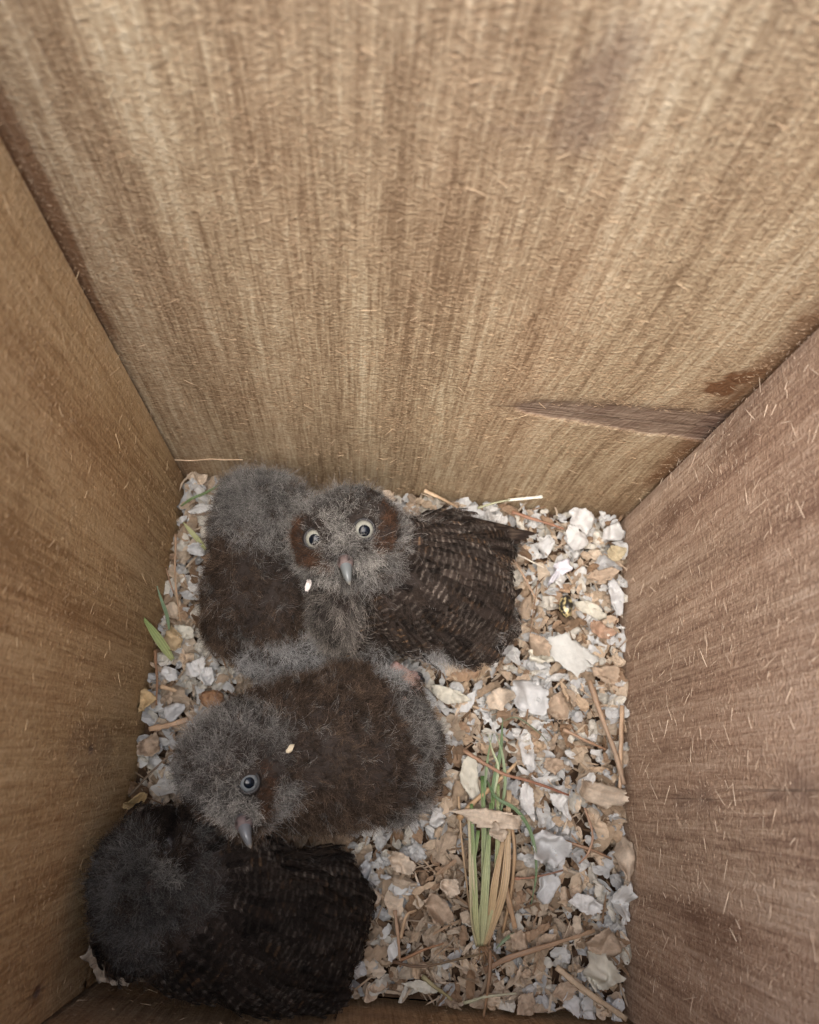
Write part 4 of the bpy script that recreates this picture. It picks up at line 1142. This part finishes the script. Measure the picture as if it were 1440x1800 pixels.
# the fluffy owlet in the middle, head bent down to the left
OW2, hit2 = owlet('fluffy brown owlet in the middle, head bent sideways, one round grey eye showing',
    [(408, 1338, .062, (24, 22, 22), 25, 0), (480, 1318, .052, (30, 26, 25), 0, 0), (530, 1300, .048, (30, 27, 26), 0, 0), (590, 1322, .040, (42, 32, 34), -4, 6), (690, 1330, .034, (23, 30, 28), 0, 0), (560, 1400, .030, (34, 16, 20), 8, 0), (640, 1225, .036, (28, 14, 20), 0, 0), (700, 1225, .026, (10, 11, 16), 0, 0), (438, 1405, .064, (13, 13, 13), 0, 0)],
    [(360, 1290, 60, 'down', 1.1), (330, 1360, 50, 'down', 1.1), (420, 1270, 50, 'down', 1.), (380, 1340, 50, 'down', .9), (490, 1330, 30, 'down', 1.0), (500, 1390, 26, 'down', 1.), (480, 1290, 36, 'down', .9),
     (400, 1380, 36, 'face', 1.1), (400, 1420, 30, 'face', 1.1), (385, 1400, 26, 'face', 1.), (440, 1425, 16, 'face', 1.1),
     (468, 1352, 15, 'rust', 1.7), (474, 1375, 14, 'rust', 1.8), (462, 1400, 13, 'rust', 1.6), (456, 1425, 11, 'rust', 1.2), (478, 1342, 8, 'dark', 1.9), (486, 1362, 7, 'dark', 1.7), (456, 1332, 8, 'dark', 1.6),
     (490, 1425, 30, 'down', .6), (420, 1330, 14, 'dark', .7), (352, 1432, 20, 'dark', 2.0), (372, 1440, 14, 'rust', 1.5), (345, 1420, 14, 'dark', 1.8),  # dark strands round the second eye paint in the shade of its hollow
     (560, 1240, 60, 'brown', 1.2), (620, 1300, 80, 'brown', 1.2), (560, 1340, 60, 'brown', 1.2), (600, 1400, 70, 'brown', 1.1), (690, 1380, 60, 'brown', .9), (540, 1430, 50, 'brown', .9), (640, 1225, 50, 'brown', .9),
     (745, 1290, 40, 'down', 1.0), (735, 1360, 30, 'down', .8), (722, 1245, 30, 'down', 1.0), (720, 1430, 40, 'down', .45), (690, 1190, 30, 'pale', .9), (712, 1195, 15, 'pink', 2.2)],
    (408, 1338, .062, 24), (430, 1440), 'brown', 170000, 0, 43,
    eyes=[(437, 1375, .0039, None, ((.12, .132, .14), (.05, .062, .075), (.56, right_v * .03 + down_v * .03), .0007, None)),
          (356, 1436, .0036, None, ((.10, .10, .10), (.06, .06, .07), (.55, right_v * .0), .0007, None))],
    beak_spec=dict(base=(426, 1440), tip=(441, 1491), out=.0052, bulge=.0028, w=.0031, c0=(.12, .127, .14), c1=(.11, .115, .12), cere=(.12, .09, .088)))

# the dark owlet in the front left corner
OW3, hit3 = owlet('darkest owlet, charcoal with faint barring, hunched in the front left corner beneath the fluffy one',
    [(268, 1545, .052, (25, 27, 24), 0, 0), (264, 1608, .044, (22, 22, 25), 0, 0), (330, 1500, .046, (20, 18, 20), 0, 0), (456, 1622, .035, (39, 31, 29), -8, 0), (555, 1600, .028, (20, 25, 21), 0, 0),
     (495, 1695, .026, (28, 17, 20), -10, 0), (400, 1570, .040, (28, 27, 26), 0, 0), (350, 1620, .042, (27, 27, 26), 0, 0)],
    [(300, 1500, 34, 'brown', .8), (230, 1590, 30, 'brown', .8), (300, 1640, 30, 'brown', .8), (230, 1500, 50, 'down', 1.1), (200, 1560, 50, 'down', 1.1), (280, 1600, 60, 'down', 1.0), (240, 1660, 45, 'down', 1.0), (350, 1560, 45, 'down', .9), (360, 1480, 40, 'down', .7), (290, 1540, 40, 'face', .7),
     (330, 1505, 16, 'dark', 2.0), (318, 1528, 12, 'dark', 1.7), (280, 1445, 26, 'dark', 1.3), (165, 1520, 20, 'dark', 1.0), (262, 1560, 16, 'rust', .45), (310, 1480, 12, 'dark', 1.5),
     (460, 1560, 80, 'wing', 1.2), (540, 1600, 80, 'wing', 1.2), (420, 1680, 80, 'wing', 1.2), (520, 1720, 80, 'wing', 1.2), (600, 1600, 50, 'wing', 1.), (350, 1720, 44, 'wing', 1.), (590, 1730, 24, 'brown', .9)],
    (268, 1545, .052, 25), (262, 1560), 'brown', 130000, 3200, 44, dim=.50,  # dim lowers the plumage colours, partly painting in the corner's shade
    eyes=[(288, 1486, .0024, None, ((.035, .031, .028), (.02, .02, .02), (.62, right_v * .25 + down_v * .1), .0012, (right_v * -.7 + down_v * .6, .22)))])

# tail and wing quills
def quill(parent, name, pts, width, c0, c1, n=16):
    P = spline([at(*q) for q in pts], n)
    T = unit(np.gradient(P, axis=0)); S = unit(np.cross(T, np.array([0, 0, 1.0]))); Nn = np.cross(S, T)
    u = np.linspace(0, 1, n); w = width / 2 * np.sqrt(np.clip(1 - (u * 1.02 - .3) ** 2 / .55, .03, 1))
    c = np.linspace(-1, 1, 7)
    V = P[:, None] + w[:, None, None] * (c[None, :, None] * S[:, None] - (np.abs(c) ** 1.5)[None, :, None] * .25 * Nn[:, None])
    v, f = thicken(V.reshape(-1, 3), quads(n, 7), n, 7, .0002)
    bar = (np.sin(np.repeat(u, 7) * 26 + np.abs(np.tile(c, n)) * 2) > .5)[:, None] * (np.abs(np.tile(c, n)) > .25)[:, None]
    col = np.where(bar, np.array(c1), np.array(c0))
    return mesh_obj(name, v, f, M['plumage'], parent, cols=np.vstack([col, col]))
for i, (y0_, y1_, x1_) in enumerate([(915, 938, 940), (925, 944, 930), (935, 952, 915), (905, 930, 905)]):
    quill(OW1, 'flight_feather', [(800, y0_ + 4, .040), (850, (y0_ + y1_) / 2 + 4, .034), (x1_, y1_, .024)], .0055, (.026, .019, .016), (.075, .055, .042))
for i, (x, y) in enumerate([(905, 1060), (918, 1035), (915, 1085)]):
    quill(OW1, 'tail_feather', [(840, 1050 + 6 * i, .034), (880, 1052 + 8 * i, .026), (x, y, .016)], .0050, (.024, .018, .015), (.085, .06, .045))
for i, (x, y) in enumerate([(560, 1775), (585, 1745), (540, 1770)]):
    quill(OW3, 'tail_feather', [(480, 1690 + 8 * i, .040), (530, 1725 + 6 * i, .034), (x, y, .022)], .0055, (.012, .010, .009), (.05, .038, .03))

# pink foot with black claws of the staring owlet, under its wing
foot_p = at(716, 1196, .020)
def toe(parent, pts, r0, r1, mat, col, name):
    P = spline(pts, 9); V, F = tube_geo(P, np.linspace(r0, r1, 9), 10, 1.0)
    return mesh_obj(name, V - foot_p, F, M[mat], parent, cols=np.full((len(V), 3), col))
ft = None
V, F = tube_geo(spline([at(690, 1172, .030), at(706, 1184, .026), at(720, 1190, .021)], 9), np.array([.0032, .0034, .0036, .0038, .0038, .0036, .0034, .003, .0022]), 12)
ft = mesh_obj('foot', V - foot_p, F, M['skin'], OW1, cols=np.full((len(V), 3), (.42, .25, .21))); ft.location = foot_p
for k, (x, y) in enumerate([(734, 1186), (738, 1194), (732, 1202)]):
    toe(ft, [at(714, 1190, .021), at((714 + x) / 2, (1188 + y) / 2 - 2, .022), at(x, y, .018)], .0020, .0014, 'skin', (.30, .19, .17), 'toe')
    toe(ft, [at(x - 2, y, .0185), at(x + 5, y + 1, .0185), at(x + 9, y + 9, .011)], .0016, .0002, 'claw', (0, 0, 0), 'claw')

# flecks caught in the down
def fleck(label, hit, px, py, lp, wp_, ang, col, seed):
    p, nn = hit(px, py); p = p + unit(nn + unit(CAM - p)) * .0058
    s = mm_per_px(p); r = np.random.default_rng(seed)
    v = flake_shape(r, wp_ * s, lp * s, .3, .2, 9, 7, .6, .2).reshape(-1, 3) @ rot(math.radians(-ang), 0, 0).T
    v, f = thicken(v, quads(9, 7), 9, 7, .0004)
    R_ = np.array(Vector(unit(CAM - p) * .5 + nn * .5).to_track_quat('Z', 'Y').to_matrix())
    fz = np.array(ROT[0]); z = unit(unit(CAM - p) + nn); x = unit(fz - z * np.dot(fz, z)); y = np.cross(z, x)
    o = mesh_obj('fleck', v @ np.stack([x, y, z]), f, M['paper'], cols=np.full((len(v), 3), col)); o.location = p
    tag(o, label, 'fleck')
fleck('white fleck stuck in the down under the staring owlet eye', hit1, 555, 1021, 25, 13, 105, (.80, .74, .70), 3)
fleck('cream fleck lying on the fluffy owlet above its eye', hit2, 507, 1316, 23, 11, 115, (.78, .68, .50), 4)
